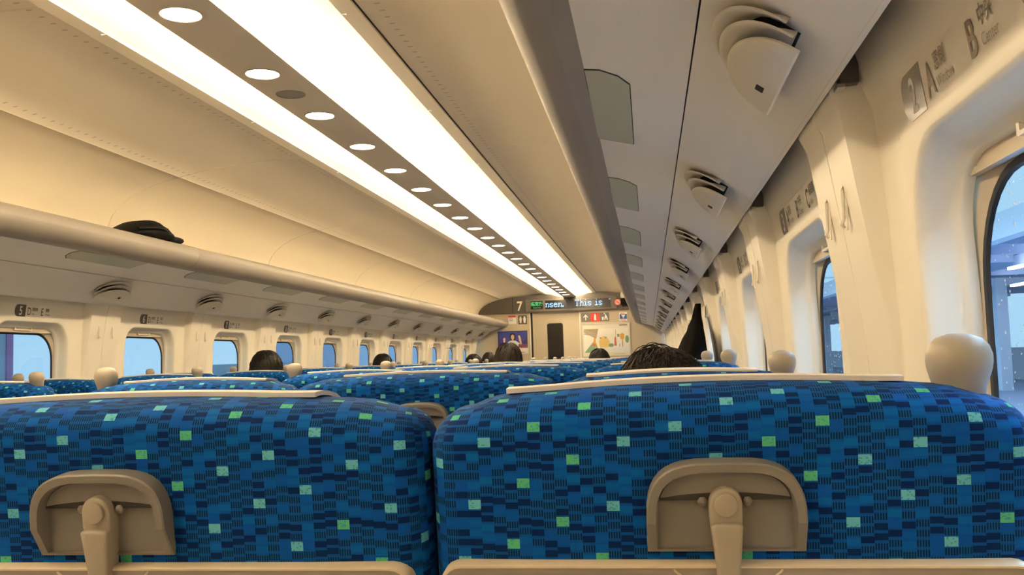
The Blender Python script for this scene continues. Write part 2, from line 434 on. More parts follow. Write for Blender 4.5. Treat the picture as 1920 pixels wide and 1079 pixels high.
def window(side, row):
    yc = win_y(side, row); n = (row * 2 + (1 if side > 0 else 0)) + 1
    t = empty('window_%d' % n, (side * 1.605, yc, ZC)); tag(t, kind='structure')
    s = side
    def Q(p, x): return (s * (x - 1.605), p[0], p[1])
    # inner frame plate from under the wall lip to the gasket
    m = MB(); rings = []
    for a, b, r, x in ((.345, .30, .06, 1.592), (.285, .262, .085, 1.594), (.262, .235, .10, 1.597), (.246, .214, .115, 1.600), (.241, .208, .118, 1.603)):
        rings.append([Q(p, x) for p in rrect(a, b, r)])
    m.loft(rings); m.build('window_frame', 'frame_beige', t)
    m = MB(); m.loft([[Q(p, x) for p in rrect(a, b, r)] for a, b, r, x in ((.242, .209, .118, 1.602), (.240, .207, .117, 1.599), (.234, .200, .112, 1.600)  , (.232, .198, .110, 1.6045))]); m.build('gasket', 'gasket', t)
    m = MB(); pr = rrect(.236, .202, .112)
    m.add([Q(p, 1.6035) for p in pr], [tuple(range(len(pr)))]); m.build('pane', 'pane_glass', t, smooth=0)
    # raised blind just under the top of the opening, with its pull handle
    m = MB()
    m.box((min(s * -.012, s * -.017), -.285, .214), (max(s * -.012, s * -.017), .285, .30)); m.box((min(s * -.009, s * -.019), -.285, .207), (max(s * -.009, s * -.019), .285, .215))
    m.build('blind', 'frame_beige', t)
    m = MB(); hp = rrect(.062, .0125, .006, 4, 3); hi_ = rrect(.054, .0070, .003, 4, 3)
    m.loft([[(s * -.017, p[0], p[1] + .2275) for p in hp], [(s * -.0265, p[0], p[1] + .2275) for p in inset(hp, .0008)], [(s * -.0265, p[0], p[1] + .2275) for p in hi_], [(s * -.018, p[0], p[1] + .2275) for p in hi_]])
    m.build('blind_handle', 'vent_plastic', t)
    for q in (-1, 1):
        m = MB(); m.box((min(s * -.004, s * -.022), min(q * .268, q * .280), -.29), (max(s * -.004, s * -.022), max(q * .268, q * .280), .204))
        m.build('blind_rail', 'rail_metal', t)
    return t
for row in ROWS:
    for side in (-1, 1): window(side, row)

# raindrops on the outside of the two nearest right-hand panes
m = MB(); rd = random.Random(3)
for row in (2, 3):
    for k in range(520):
        y = win_y(1, row) + rd.uniform(-.22, .22); z = ZC + rd.uniform(-.19, .19); r = rd.uniform(.0005, .0016) * (1.5 if rd.random() < .1 else 1)
        n = 6; c = (1.604, y, z)
        ring = [(c[0], c[1] + r * math.cos(2 * PI * i / n), c[2] + r * 1.2 * math.sin(2 * PI * i / n)) for i in range(n)]
        m.add(ring + [(c[0] + r * .6, y, z)], [(i, (i + 1) % n, n) for i in range(n)])
tag(m.build('raindrops', 'raindrop'), 'scattered raindrops on the two nearest right-hand window panes', 'raindrops', kind='stuff')

# ------------------------------------------------------------------ signs beside each window
def seat_sign(side, row):
    yc = win_y(side, row); num = str(row)
    x = xw(1.523)
    t = empty('seat_number_sign', (side * x, yc, 1.523))
    u0 = -.245 if side > 0 else -.135
    L = .49 if side > 0 else .30
    tilt = 0.14     # wall leans in towards the top
    def Q(u, v, d):  # u reading direction, v up, d proud of the wall
        return (side * (-(d) - v * tilt), (-u if side > 0 else u), v)
    m = MB(); P0 = rrect(L / 2, .0265, .006, 4, 3, cx=u0 + L / 2); m.loft([[Q(a, b, 0) for a, b in P0], [Q(a, b, .0012) for a, b in P0]], True, False, True)
    m.build('label_strip', 'sign_strip', t, smooth=0)
    tw = .078 if side > 0 else .074
    pts = [(u0 + .02 - .02 * math.cos(a), .0265 * math.sin(a)) for a in [PI / 2 * k / 6 for k in range(-6, 7)]]
    pts = pts + [(u0 + tw, .0265), (u0 + tw, -.0265)]
    m = MB(); m.loft([[Q(a, b, .0010) for a, b in pts], [Q(a, b, .0018) for a, b in pts]], True, False, True)
    m.build('number_tile', 'sign_brown_glare' if side > 0 and row < 3 else 'sign_brown', t, smooth=0)
    def put(mm, s, size, u, v, sx=.8, bold=0., al='LEFT', d=.0022):
        vs, fs = tg(s, size, bold=bold, sx=sx, align=al); mm.add([Q(u + a, v + b, d) for a, b in vs], fs)
    m = MB(); put(m, num, .054, u0 + tw * .54, -.0195, .62 if len(num) > 1 else .8, .0012, 'CENTER'); m.build('numeral', 'white_paint', t, smooth=0)
    lm = 'text_glare' if side > 0 and row < 3 else 'text_brown'
    if side > 0:
        spec = [('A', '窓側', 'Window', .092), ('B', '中央', 'Center', .225), ('C', '通路側', 'Aisle', .350)]
        for L_, jp, en, du in spec:
            m = MB(); put(m, L_, .050, u0 + du, -.018, .82, .0006); put(m, jp, .0215, u0 + du + .034, .0025, .85, .0002); put(m, en, .0170, u0 + du + .034, -.0165, .85); m.build('seat_lettering', lm, t, smooth=0)
    else:
        spec = [('D', '通路側', 'Aisle', .084), ('E', '窓側', 'Window', .180)]
        for L_, jp, en, du in spec:
            m = MB(); put(m, L_, .048, u0 + du, -.018, .78, .0004); put(m, jp, .0165, u0 + du + .034, .002, .8, .0002); put(m, en, .0120, u0 + du + .034, -.0165, .8); m.build('seat_lettering', lm, t, smooth=0)
    tag(t, 'seat sign bearing the row number %s above a %s wall window' % (NUM[row], 'right' if side > 0 else 'left'), 'sign', 'seat number signs along the %s wall' % ('right' if side > 0 else 'left'))
for row in range(2, 16): seat_sign(1, row)
for row in range(5, 16): seat_sign(-1, row)

# slim folding coat hooks on the pillars
def coat_hook(side, row, k):
    c = (1.42 if side > 0 else 1.35) + PITCH_Y * (row - 2) + (-.058 if k == 0 else .062)
    z = 1.44; x = xw(z) - pillar(side, c, z)
    t = empty('coat_hook', (side * x, c, z)); s = -side
    m = MB(); P0 = rrect(.0055, .036, .005, 4, 3); m.loft([[(0, a, b) for a, b in P0], [(s * .002, a, b) for a, b in P0]], True, False, True); m.build('backplate', 'wall_cream', t)
    m = MB(); m.tube([(s * .002, 0, .030), (s * .005, 0, .02), (s * .005, 0, -.020), (s * .008, 0, -.028), (s * .004, 0, -.033)], [.0022, .0026, .0026, .003, .002], 6); m.build('hook', 'vent_plastic', t)
    w = 'right' if side > 0 else 'left'
    tag(t, 'slim cream coat hook on %s wall pillar past sign %s, the %s of the pair' % (w, NUM[row], 'nearer' if k == 0 else 'farther'), 'coat hook', 'coat hooks on the %s wall pillars' % w)
for row in range(2, 15):
    for k in (0, 1): coat_hook(1, row, k)
for row in range(5, 15):
    for k in (0, 1): coat_hook(-1, row, k)
# little latch boxes tucked above the wall panel, one per bay
for row in range(2, 15):
    y = 1.285 + PITCH_Y * (row - 2); t = empty('rack_bracket', (1.493, y, 1.615))
    m = MB(); m.box((-.012, -.022, -.03), (.012, .022, .03)); m.build('bracket_body', 'header_dark2', t)
    m = MB()
    for q in range(4): m.box((-.015, -.018 + .0, -.022 + q * .013), (-.011, .018, -.018 + q * .013))
    m.box((-.016, -.024, -.036), (-.006, .024, -.031)); m.build('grille', 'silver', t)
    tag(t, 'small dark grilled bracket between right rack and wall above sign %s' % NUM[row], 'bracket', 'brackets under the right rack edge')

# ------------------------------------------------------------------ luggage racks
def rack(side):
    s = side; t = empty('luggage_rack', (0, 0, 0))
    ya, yb = Y_BACK + .01, Y_END - .01
    m = MB()   # rounded nose rail
    prof = []
    cx, cz = 1.088, 1.812; r = .078
    for k in range(13):
        a = R_(168 + (292 - 168) * k / 12); prof.append((cx + r * math.cos(a) * 1.0, cz + r * math.sin(a) * .86))
    prof = [(1.10, 1.858), (1.04, 1.856), (1.018, 1.846)] + prof + [(1.135, 1.752), (1.13, 1.80)]
    ys = [ya]
    for sy in (-.17, 4.51, 9.19, 13.87):
        ys += [sy - .002, sy - .0005, sy + .0005, sy + .002]
    ys.append(yb)
    def ringy(y):
        seam = any(abs(y - q) < .001 for q in (-.17, 4.51, 9.19, 13.87)); d = .002 if seam else 0
        return [(s * (x + d), y, z + d) for x, z in prof]
    m.loft([ringy(y) for y in ys], True, True, True); m.build('nose_rail', 'rack_nose', t, smooth=50)
    def slab(pts, name, mt, th=.012):
        mm = MB(); (x0, z0), (x1, z1) = pts; L = math.hypot(x1 - x0, z1 - z0); nx, nz = -(z1 - z0) / L, (x1 - x0) / L
        if nz < 0: nx, nz = -nx, -nz
        ring = [(x0, z0), (x1, z1), (x1 + nx * th, z1 + nz * th), (x0 + nx * th, z0 + nz * th)]
        mm.loft([[(s * x, y, z) for x, z in ring] for y in (ya, yb)], True, True, True); return mm.build(name, mt, t, smooth=0)
    slab(((1.108, 1.757), (1.303, 1.6945)), 'inner_soffit_panel', 'rack_panel')
    slab(((1.3055, 1.6925), (1.4635, 1.578)), 'outer_soffit_panel', 'rack_panel')
    mm = MB(); mm.loft([[(s * x, y, z) for x, z in ((1.302, 1.698), (1.307, 1.695), (1.307, 1.715), (1.30, 1.715))] for y in (ya, yb)], True, True, True); mm.build('joint_strip', 'dark_gap', t, smooth=0)
    mm = MB(); mm.loft([[(s * x, y, z) for x, z in ((1.461, 1.579), (1.466, 1.5755), (1.471, 1.582), (1.469, 1.60), (1.463, 1.602))] for y in (ya, yb)], True, True, True); mm.build('edge_bead', 'rack_panel', t)
    slab(((1.10, 1.835), (1.516, 1.815)), 'shelf', 'rack_nose', .01)
    for row in range(1, 16):
        y = win_y(s, row) + .0; mm = MB()
        # translucent cover: trapezoid with a bowed near end, lying on the soffit
        def Q(u, v, d):  # u across 0..1 of inner panel, v along
            x = 1.108 + (1.303 - 1.108) * u; z = 1.757 + (1.6945 - 1.757) * u
            return (s * (x - .3 * d), y + v, z - d)
        pts = [(.08, .265), (.50, .235)] + [(.50, -.25), (.40, -.285), (.24, -.295), (.10, -.275)]
        mm.loft([[Q(u, v, -.002) for u, v in pts], [Q(u, v, .0012) for u, v in pts]], True, False, True)
        mm.build('lens_cover', 'lens_green', t, smooth=0)
        mm = MB(); cu_, cv_ = .29, -.015; big = [(cu_ + (u - cu_) * 1.035, cv_ + (v - cv_) * 1.02) for u, v in pts]
        mm.loft([[Q(u, v, -.002) for u, v in big], [Q(u, v, .0006) for u, v in big]], True, False, True); mm.build('cover_rim', 'dark_gap', t, smooth=0)
    w = 'left' if s < 0 else 'right'
    tag(t, 'long overhead luggage rack with rounded grey edge along the %s wall' % w, 'luggage rack')
rack(-1); rack(1)

# louvred air outlets on the outer soffit
OX0, OZ0, OX1, OZ1 = 1.3055, 1.6925, 1.4635, 1.578
_l = math.hypot(OX1 - OX0, OZ1 - OZ0); UX, UZ = (OX1 - OX0) / _l, (OZ1 - OZ0) / _l; NX, NZ = UZ, -UX    # N points down and inwards
def outlet_proto(side):
    s = side; t = empty('air_outlet')
    def Q(u, v, d): return (s * (UX * u + NX * d), v, UZ * u + NZ * d)     # origin on soffit at straight edge middle
    def plate_(mm, ue, w, vc, hv, d0, d1, r=.0022):
        """D-shaped plate: straight edge at u=ue on the wall side, bowed edge w towards the aisle"""
        rings = []; n = 26
        for k in range(n + 1):
            a = PI * (.012 + .976 * k / n); v = vc - hv * math.cos(a); ww = w * math.sin(a) ** .82; q = min(r, ww * .4)
            rings.append([Q(ue, v, d0), Q(ue - ww + q, v, d0), Q(ue - ww, v, d0 + q), Q(ue - ww, v, d1 - q), Q(ue - ww + q, v, d1), Q(ue - q, v, d1), Q(ue, v, d1 - q)])
        mm.loft(rings, True, True, True)
    def vane(mm, ue, w, vc, hv, d):
        """curved vane: proud at its bowed edge, sinking under the next one"""
        rings = []; n = 26
        for k in range(n + 1):
            a = PI * (.03 + .94 * k / n); v = vc - hv * math.cos(a); ww = w * math.sin(a) ** .82; f = min(1, ww / .046)
            e = ue - ww
            xs = [0, .0012 * f, .008 * f, .018 * f, .028 * f, .038 * f, .046 * f, ww]
            pr = lambda x: d + .0016 - .0125 * ss(max(0, x - .008) / .040)
            rings.append([Q(e, v, d)] + [Q(e + x, v, pr(x)) for x in xs[1:]] + [Q(e + x, v, pr(x) - .003) for x in xs[:0:-1]])
        mm.loft(rings, True, True, True)
    mm = MB(); plate_(mm, -.012, .098, .002, .116, -.002, .0015, .001); plate_(mm, -.012, .056, .016, .096, .0015, .020, .002); mm.build('outlet_gap_shade', 'dark_gap', t)  # near-black filler, painting in the shade between the louvres
    for ue, w, vc, hv, d in ((-.031, .089, -.010, .139, .0105), (-.0155, .087, -.005, .140, .0195)):
        mm = MB(); vane(mm, ue, w, vc, hv, d); mm.build('louvre', 'vent_plastic', t, smooth=60)
    mm = MB(); plate_(mm, 0, .082, 0, .141, .0275, .034, .003); mm.build('outlet_cover', 'vent_plastic', t, smooth=50)
    mm = MB(); P0 = rrect(.006, .011, .002, 3, 2, cx=-.026, cz=.045)
    mm.loft([[Q(u, v, .0330) for u, v in P0], [Q(u, v, .0346) for u, v in P0]], True, False, True); mm.build('flow_slider', 'dark_gap', t, smooth=0)
    return t
for side in (-1, 1):
    p = outlet_proto(side); index_kids(); rows = range(2, 16) if side > 0 else range(4, 16)
    for i, row in enumerate(rows):
        o = p if i == 0 else copy_tree(p)
        o.location = (side * (OX0 + UX * (.146 if side > 0 else .132)), win_y(side, row) + (.352 if side > 0 else .39), OZ0 + UZ * (.146 if side > 0 else .132))
        w = 'left' if side < 0 else 'right'
        tag(o, 'cream louvred air outlet under the %s rack, just beyond seat sign %s' % (w, NUM[row]), 'air vent', 'air outlets under the %s rack' % w)

# ------------------------------------------------------------------ far end wall, header, door, signs, posters
m = MB(); m.box((-1.62, Y_END, 0), (-.655, Y_END + .04, 2.4)); m.box((.155, Y_END, 0), (1.62, Y_END + .04, 2.4)); m.box((-.655, Y_END, 1.975), (.155, Y_END + .04, 2.4))
tag(m.build('wall_front', 'endwall', smooth=0), kind='structure')
m = MB(); m.box((-1.62, Y_BACK - .04, 0), (1.62, Y_BACK, 2.4)); tag(m.build('wall_back', 'endwall', smooth=0), kind='structure')
m = MB(); m.box((-.663, Y_END - .012, 0), (-.648, Y_END + .03, 1.975)); tag(m.build('trim_4', 'wall_cream', smooth=0), kind='structure')
m = MB(); m.box((.142, Y_END - .012, 0), (.157, Y_END + .03, 1.975)); tag(m.build('trim_5', 'wall_cream', smooth=0), kind='structure')
d = empty('door_1', (-.245, Y_END + .03, 0)); tag(d, kind='structure')
m = MB(); m.box((-.372, 0, 0), (.40, .03, 1.975)); m.build('door_leaf', 'door_beige', d, smooth=0)
m = MB(); m.box((-.405, -.004, 0), (-.372, .03, 1.975)); m.build('door_gap', 'dark_gap', d, smooth=0)
m = MB(); P0 = rrect(.128, .42, .035, cx=-.01, cz=1.375); m.loft([[(a, -.006, b) for a, b in P0], [(a, 0, b) for a, b in P0]], True, True, False); m.build('door_window', 'door_glass', d, smooth=0)

h = empty('information_board', (0, Y_END, 2.1))
tag(h, 'dark overhead board with scrolling display and car number 7 above the end door', 'information board')
def hz(v, z): return v
out = [(-1.512, -.125), (-1.508, -.07), (-1.49, .0), (-1.44, .045), (-1.36, .08), (-1.22, .108), (-1.05, .128), (-.80, .147), (-.55, .165), (-.42, .168), (-.3, .155), (-.2, .125), (-.1, .103), (0, .098), (.1, .103), (.2, .125), (.3, .155), (.42, .168), (.55, .165), (.80, .147), (1.05, .128), (1.22, .108), (1.36, .08), (1.44, .045), (1.49, 0), (1.508, -.07), (1.512, -.125)]
m = MB(); m.loft([[(x, -.05, z) for x, z in out], [(x, 0, z) for x, z in out]], True, True, False); m.build('board', 'header_dark', h, smooth=0)
m = MB(); m.box((-.93, -.052, -.123), (-.922, -.05, .135)); m.box((.845, -.052, -.123), (.852, -.05, .14)); m.build('panel_joint', 'dark_gap', h, smooth=0)
m = MB(); P0 = rrect(.735, .098, .006, 3, 3, cx=0.02, cz=-.012); m.loft([[(a, -.060, b) for a, b in inset(P0, .004)], [(a, -.05, b) for a, b in P0]], True, True, False); m.build('display_bezel', 'header_dark2', h, smooth=0)
m = MB(); m.box((-.395, -.0625, -.078), (.65, -.060, .062)); m.build('display_screen', 'black_lcd', h, smooth=0)
m = MB(); m.box((-.625, -.0625, -.072), (-.432, -.060, .058)); m.build('seat_class_screen', 'black_lcd', h, smooth=0)
def put_xz(mm, s, size, x, z, y, sx=1., bold=0., al='LEFT', sp=1.):
    vs, fs = tg(s, size, bold=bold, sx=sx, align=al, spacing=sp); mm.add([(x + a, y, z + b) for a, b in vs], fs)
m = MB(); put_xz(m, '7', .215, -.812, -.085, -.053, .85, .004, 'CENTER'); m.build('car_number', 'sign_strip', h, smooth=0)
m = MB(); put_xz(m, '指定席', .068, -.528, -.012, -.064, .95, .0022, 'CENTER'); put_xz(m, 'Reserved', .032, -.528, -.058, -.064, 1., 0., 'CENTER'); m.build('seat_class_text', 'led_green', h, smooth=0)
# dot-matrix letters of the scrolling display
GL = {'n': ['......', '......', '......', '##.##.', '.##..#', '.#...#', '.#...#', '.#...#', '##..##'],
      's': ['......', '......', '......', '.####.', '#....#', '.##...', '...##.', '#....#', '.####.'],
      'e': ['......', '......', '......', '.####.', '#....#', '######', '#.....', '#....#', '.####.'],
      '.': ['..', '..', '..', '..', '..', '..', '..', '##', '##'],
      'T': ['#######', '#..#..#', '...#...', '...#...', '...#...', '...#...', '...#...', '...#...', '..###..'],
      'h': ['##....', '.#....', '.#....', '.####.', '.##..#', '.#...#', '.#...#', '.#...#', '##..##'],
      'i': ['..#..', '.....', '.....', '.##..', '..#..', '..#..', '..#..', '..#..', '#####'],
      "'": ['.#', '#.', '..', '..', '..', '..', '..', '..', '..']}
def led(mm, s, x, z0, px, pz):
    for ch in s:
        if ch == ' ': x += px * 5; continue
        g = GL[ch]
        for r, line in enumerate(g):
            for c, v in enumerate(line):
                if v == '#': mm.box((x + c * px, -.0640, z0 + (8 - r) * pz), (x + (c + .98) * px, -.0625, z0 + (8.98 - r) * pz))
        x += px * (len(g[0]) + 1)
    return x
m = MB(); led(m, 'nsen.', -.392, -.048, .0098, .0112); m.build('scrolling_text', 'led_blue', h, smooth=0)
m = MB(); x = led(m, 'This', .085, -.042, .0098, .0112); led(m, 'is', x + .045, -.042, .0098, .0112); led(m, "'", .632, -.042, .0098, .0112); m.build('scrolling_text', 'led_blue', h, smooth=0)
# lit no-smoking roundel
m = MB(); P0 = [(.765 + .050 * math.cos(2 * PI * k / 28), -.008 + .050 * math.sin(2 * PI * k / 28)) for k in range(28)]
m.loft([[(a, -.0640, b) for a, b in P0], [(a, -.050, b) for a, b in P0]], True, True, False); m.build('no_smoking_lamp', 'led_red', h, smooth=0)
m = MB()
Pi = [(.765 + (q - .765) * .82, -.008 + (w + .008) * .82) for q, w in P0]
m.loft([[(a, -.0650, b) for a, b in P0], [(a, -.0650, b) for a, b in Pi]], True)
m.add([(.765 - .032, -.0652, .026), (.765 - .026, -.0652, .031), (.765 + .033, -.0652, -.038), (.765 + .027, -.0652, -.043)], [(0, 1, 2, 3)])
m.box((.738, -.0652, -.012), (.790, -.0650, -.002)); m.build('no_smoking_mark', 'sign_red', h, smooth=0)

def plate(name, x0, x1, z0, z1, mt, label, cat, y=Y_END, th=.004, group=None):
    t = empty(name, ((x0 + x1) / 2, y, (z0 + z1) / 2)); a, b = (x1 - x0) / 2, (z1 - z0) / 2
    m = MB(); P0 = rrect(a, b, .008, 3, 2); m.loft([[(p, -th, q) for p, q in P0], [(p, 0, q) for p, q in P0]], True, True, False); m.build('plate', mt, t, smooth=0)
    tag(t, label, cat, group); return t
t = plate('notice_sign', -1.010, -.880, 1.808, 1.945, 'white_paint', 'small white notice with red heading beside the toilet sign', 'sign')
m = MB(); m.box((-.062, -.0052, .036), (.062, -.004, .066)); m.build('heading_band', 'sign_red', t, smooth=0)
m = MB()
for k in range(3): m.box((-.05, -.005, .012 - k * .018), (.01, -.004, .018 - k * .018))
m.lathe([(.012, -.001), (.012, .001)], c=(.03, -.0045, -.015), n=12); m.build('small_print', 'text_brown', t, smooth=0)
def figure(mm, x, z, h_, y=-.0055, w=1.):
    mm.prism([(x + .013 * w * math.cos(2 * PI * k / 12), z + h_ * .40 + .013 * math.sin(2 * PI * k / 12)) for k in range(12)], y, -.004)
    mm.prism([(x - .021 * w, z + h_ * .27), (x + .021 * w, z + h_ * .27), (x + .017 * w, z - h_ * .08), (x + .012 * w, z - h_ * .5), (x - .012 * w, z - h_ * .5), (x - .017 * w, z - h_ * .08)], y, -.004)
t = plate('toilet_sign', -.848, -.704, 1.798, 1.940, 'sign_brown', 'dark square toilet sign with two white figures left of the door', 'sign')
m = MB(); figure(m, -.033, 0, .105); figure(m, .033, 0, .105, w=1.15); m.build('figures', 'white_paint', t, smooth=0)
t = plate('facilities_sign', .172, .620, 1.797, 1.937, 'sign_grey', 'wide grey and red facilities sign with arrow, telephone and litter bin', 'sign')
m = MB(); m.box((-.074, -.0052, -.07), (.076, -.004, .07)); m.build('red_panel', 'sign_red', t, smooth=0)
m = MB(); m.prism([(-.150, .05), (-.110, .005), (-.124, -.002), (-.143, .018), (-.143, -.045), (-.157, -.045), (-.157, .018), (-.176, -.002), (-.190, .005)], -.0055, -.004); m.build('arrow', 'white_paint', t, smooth=0)
m = MB(); m.prism([(-.010, .052), (.012, .046), (.018, -.045), (-.006, -.052), (-.018, -.035), (-.012, .03)], -.0062, -.004); m.build('telephone_mark', 'white_paint', t, smooth=0)
m = MB(); m.prism([(.165, .05), (.185, .02), (.205, -.045), (.190, -.05), (.172, -.01), (.160, -.048), (.147, -.045), (.158, .02)], -.0055, -.004)
m.prism([(.152 + .011 * math.cos(2 * PI * k / 10), .052 + .011 * math.sin(2 * PI * k / 10)) for k in range(10)], -.0055, -.004)
m.prism([(.105, .0), (.140, .0), (.134, -.05), (.111, -.05)], -.0055, -.004); m.build('litter_mark', 'white_paint', t, smooth=0)
t = plate('blue_notice', .784, .908, 1.790, 1.935, 'white_paint', 'small blue and white emergency notice above the right corner of the poster', 'sign')
m = MB(); m.box((-.056, -.0052, -.040), (.056, -.004, .038)); m.build('blue_panel', 'sign_blue', t, smooth=0)
m = MB(); m.prism([(-.035, .028), (.035, .028), (.008, -.010), (.006, -.032), (-.006, -.032), (-.008, -.010)], -.0062, -.005); m.build('funnel_mark', 'white_paint', t, smooth=0)
m = MB(); m.box((-.045, -.005, .046), (.02, -.004, .055)); m.box((-.04, -.005, -.060), (.04, -.004, -.050)); m.build('small_print', 'sign_red', t, smooth=0)

def poster(x0, x1, z0, z1, name, label):
    t = empty(name, ((x0 + x1) / 2, Y_END, (z0 + z1) / 2)); a, b = (x1 - x0) / 2, (z1 - z0) / 2
    m = MB(); P0 = rrect(a, b, .006, 2, 2); m.loft([[(p, 0, q) for p, q in P0], [(p, -.014, q) for p, q in P0], [(p, -.014, q) for p, q in inset(P0, .014)], [(p, -.006, q) for p, q in inset(P0, .014)]], True); m.build('poster_frame', 'silver', t, smooth=0)
    tag(t, label, 'poster'); return t, a, b
t, a, b = poster(-1.205, -.690, 1.310, 1.705, 'framed_poster', 'framed purple advertising poster of person with raised hands, left of end door')
mats = ['p_purple', 'p_blue', 'p_white', 'p_skin', 'p_hair', 'p_maroon', 'poster_cream']
m = MB(); y = -.006
m.box((-a + .01, y, -b + .01), (a - .01, y + .003, -b + .105), 6); m.box((-a + .01, y, -b + .105), (a - .01, y + .003, b - .01), 0)
def ell(mm, x, z, rx, rz, d, mi): mm.prism([(x + rx * math.cos(2 * PI * k / 16), z + rz * math.sin(2 * PI * k / 16)) for k in range(16)], y - d, y, mi)
m.prism([(-a + .02, b - .02), (a - .02, b - .02), (a - .06, .02), (-a + .06, .0)], y - .0006, y, 1)
ell(m, .0, .085, .052, .070, .0014, 4); m.prism([(-.13, -.10), (-.105, -.01), (-.04, .03), (.04, .03), (.105, -.01), (.13, -.10)], y - .0016, y, 2)
ell(m, .0, .085, .028, .042, .0022, 3); m.box((-.012, y - .002, .02), (.012, y, .05), 3)
m.prism([(-.15, -.02), (-.13, -.03), (-.118, .07), (-.135, .08), (-.155, .065)], y - .0018, y, 3); m.prism([(.12, -.04), (.15, -.03), (.125, .10), (.10, .115), (.09, .095)], y - .0018, y, 3)
m.box((.09, y - .0024, -b + .11), (a - .02, y, -b + .165), 5); m.box((.12, y - .001, -b + .03), (.20, y, -b + .038), 5)
m.build('print', mats, t, smooth=0)
t, a, b = poster(.178, .945, 1.232, 1.770, 'framed_poster', 'large framed cream poster with illustrated station street scene, right of end door')
mats = ['poster_cream', 'p_light', 'p_grey', 'p_tan', 'p_yellow', 'p_orange', 'p_green', 'p_red', 'p_white', 'text_brown']
m = MB()
m.box((-a + .01, y, -b + .01), (a - .01, y + .003, b - .01), 0)
m.box((-a + .03, y - .0004, -b + .07), (a - .03, y, b - .09), 1)
m.prism([(-a + .03, b - .09), (-.12, b - .09), (-.16, .02), (-a + .03, .12)], y - .0008, y, 3)
for k in range(3): m.prism([(-a + .03, b - .10 - .03 * k), (-.16, .10 - .02 * k), (-.16, .09 - .02 * k), (-a + .03, b - .115 - .03 * k)], y - .0012, y, 2)
m.prism([(-a + .03, -b + .07), (-.20, -.02), (-.17, -.02), (-.12, -b + .07)], y - .0009, y, 6)
m.prism([(-.10, -.12), (-.12, -.03), (-.06, .06), (.01, .05), (.05, -.03), (.03, -.12)], y - .0013, y, 4)
ell(m, -.09, .03, .016, .016, .0018, 3); ell(m, -.01, .035, .016, .016, .0018, 3)
ell(m, .255, .045, .035, .055, .0015, 5); m.box((.25, y - .0014, -.12), (.262, y, .0), 3)
m.prism([(.125, -.10), (.13, .02), (.145, .05), (.158, .02), (.165, -.10)], y - .0013, y, 7); m.box((.150, y - .0012, .0), (.157, y, .16), 3)
m.box((.175, y - .0015, .04), (.212, y, .085), 6); ell(m, .075, -.09, .045, .03, .0012, 6); ell(m, .33, .0, .03, .06, .0011, 6)
m.prism([(.19, -.12), (.195, -.06), (.23, -.055), (.235, -.12)], y - .0016, y, 8); m.box((.205, y - .0019, -.115), (.212, y, -.075), 9)
m.prism([(-.215, -.11), (-.20, .02), (-.185, .04), (-.17, .02), (-.16, -.11)], y - .0014, y, 5); m.box((-.21, y - .0018, -.10), (-.17, y, -.06), 7)
m.prism([(-.02, -b + .08), (.16, -.13), (a - .04, -.13), (a - .04, -b + .08)], y - .0011, y, 8)
m.box((.21, y - .001, b - .05), (.34, y, b - .038), 9); m.box((.12, y - .001, -b + .035), (.30, y, -b + .042), 2)
m.build('print', mats, t, smooth=0)

# ------------------------------------------------------------------ seats
LEAN = R_(8.)
SR = (.022, .036, .088, .050)     # rear inset, rear depth, front depth, front inset of the rounded edge
def surf_drop(y):
    if y < SR[1]: c = 1 - y / SR[1]; return SR[0] * (1 - math.sqrt(max(0, 1 - c * c)))
    f0 = BT - SR[2]
    if y <= f0: return 0.
    q = min(1., (y - f0) / SR[2]); return SR[3] * (1 - math.sqrt(max(0, 1 - q * q)))
BH = .800; BT = .13; PIVOT_Y = .811 - .70      # pivot behind the rear top surface
def seat_outline(hw, zb=.06, crown=.013, r=.030):
    """front view outline of the back, counter-clockwise starting bottom left"""
    def top(x): return BH - crown * (x / hw) ** 2
    pts = [(hw - .008, zb), (hw, zb + .02)]
    for k in range(1, 8): pts.append((hw, zb + .02 + (top(hw) - r - .0 - zb - .02) * k / 8))
    for k in range(0, 8):
        a = PI / 2 * k / 7; pts.append((hw - r + r * math.cos(a), top(hw) - r - .002 + r * math.sin(a)))
    n = 20
    for k in range(1, n): x = (hw - r) * (1 - 2 * k / n); pts.append((x, top(x) - .002 * (abs(x) / hw) ** 8))
    left = [(-x, z) for x, z in pts[:17]][::-1]
    return pts + left
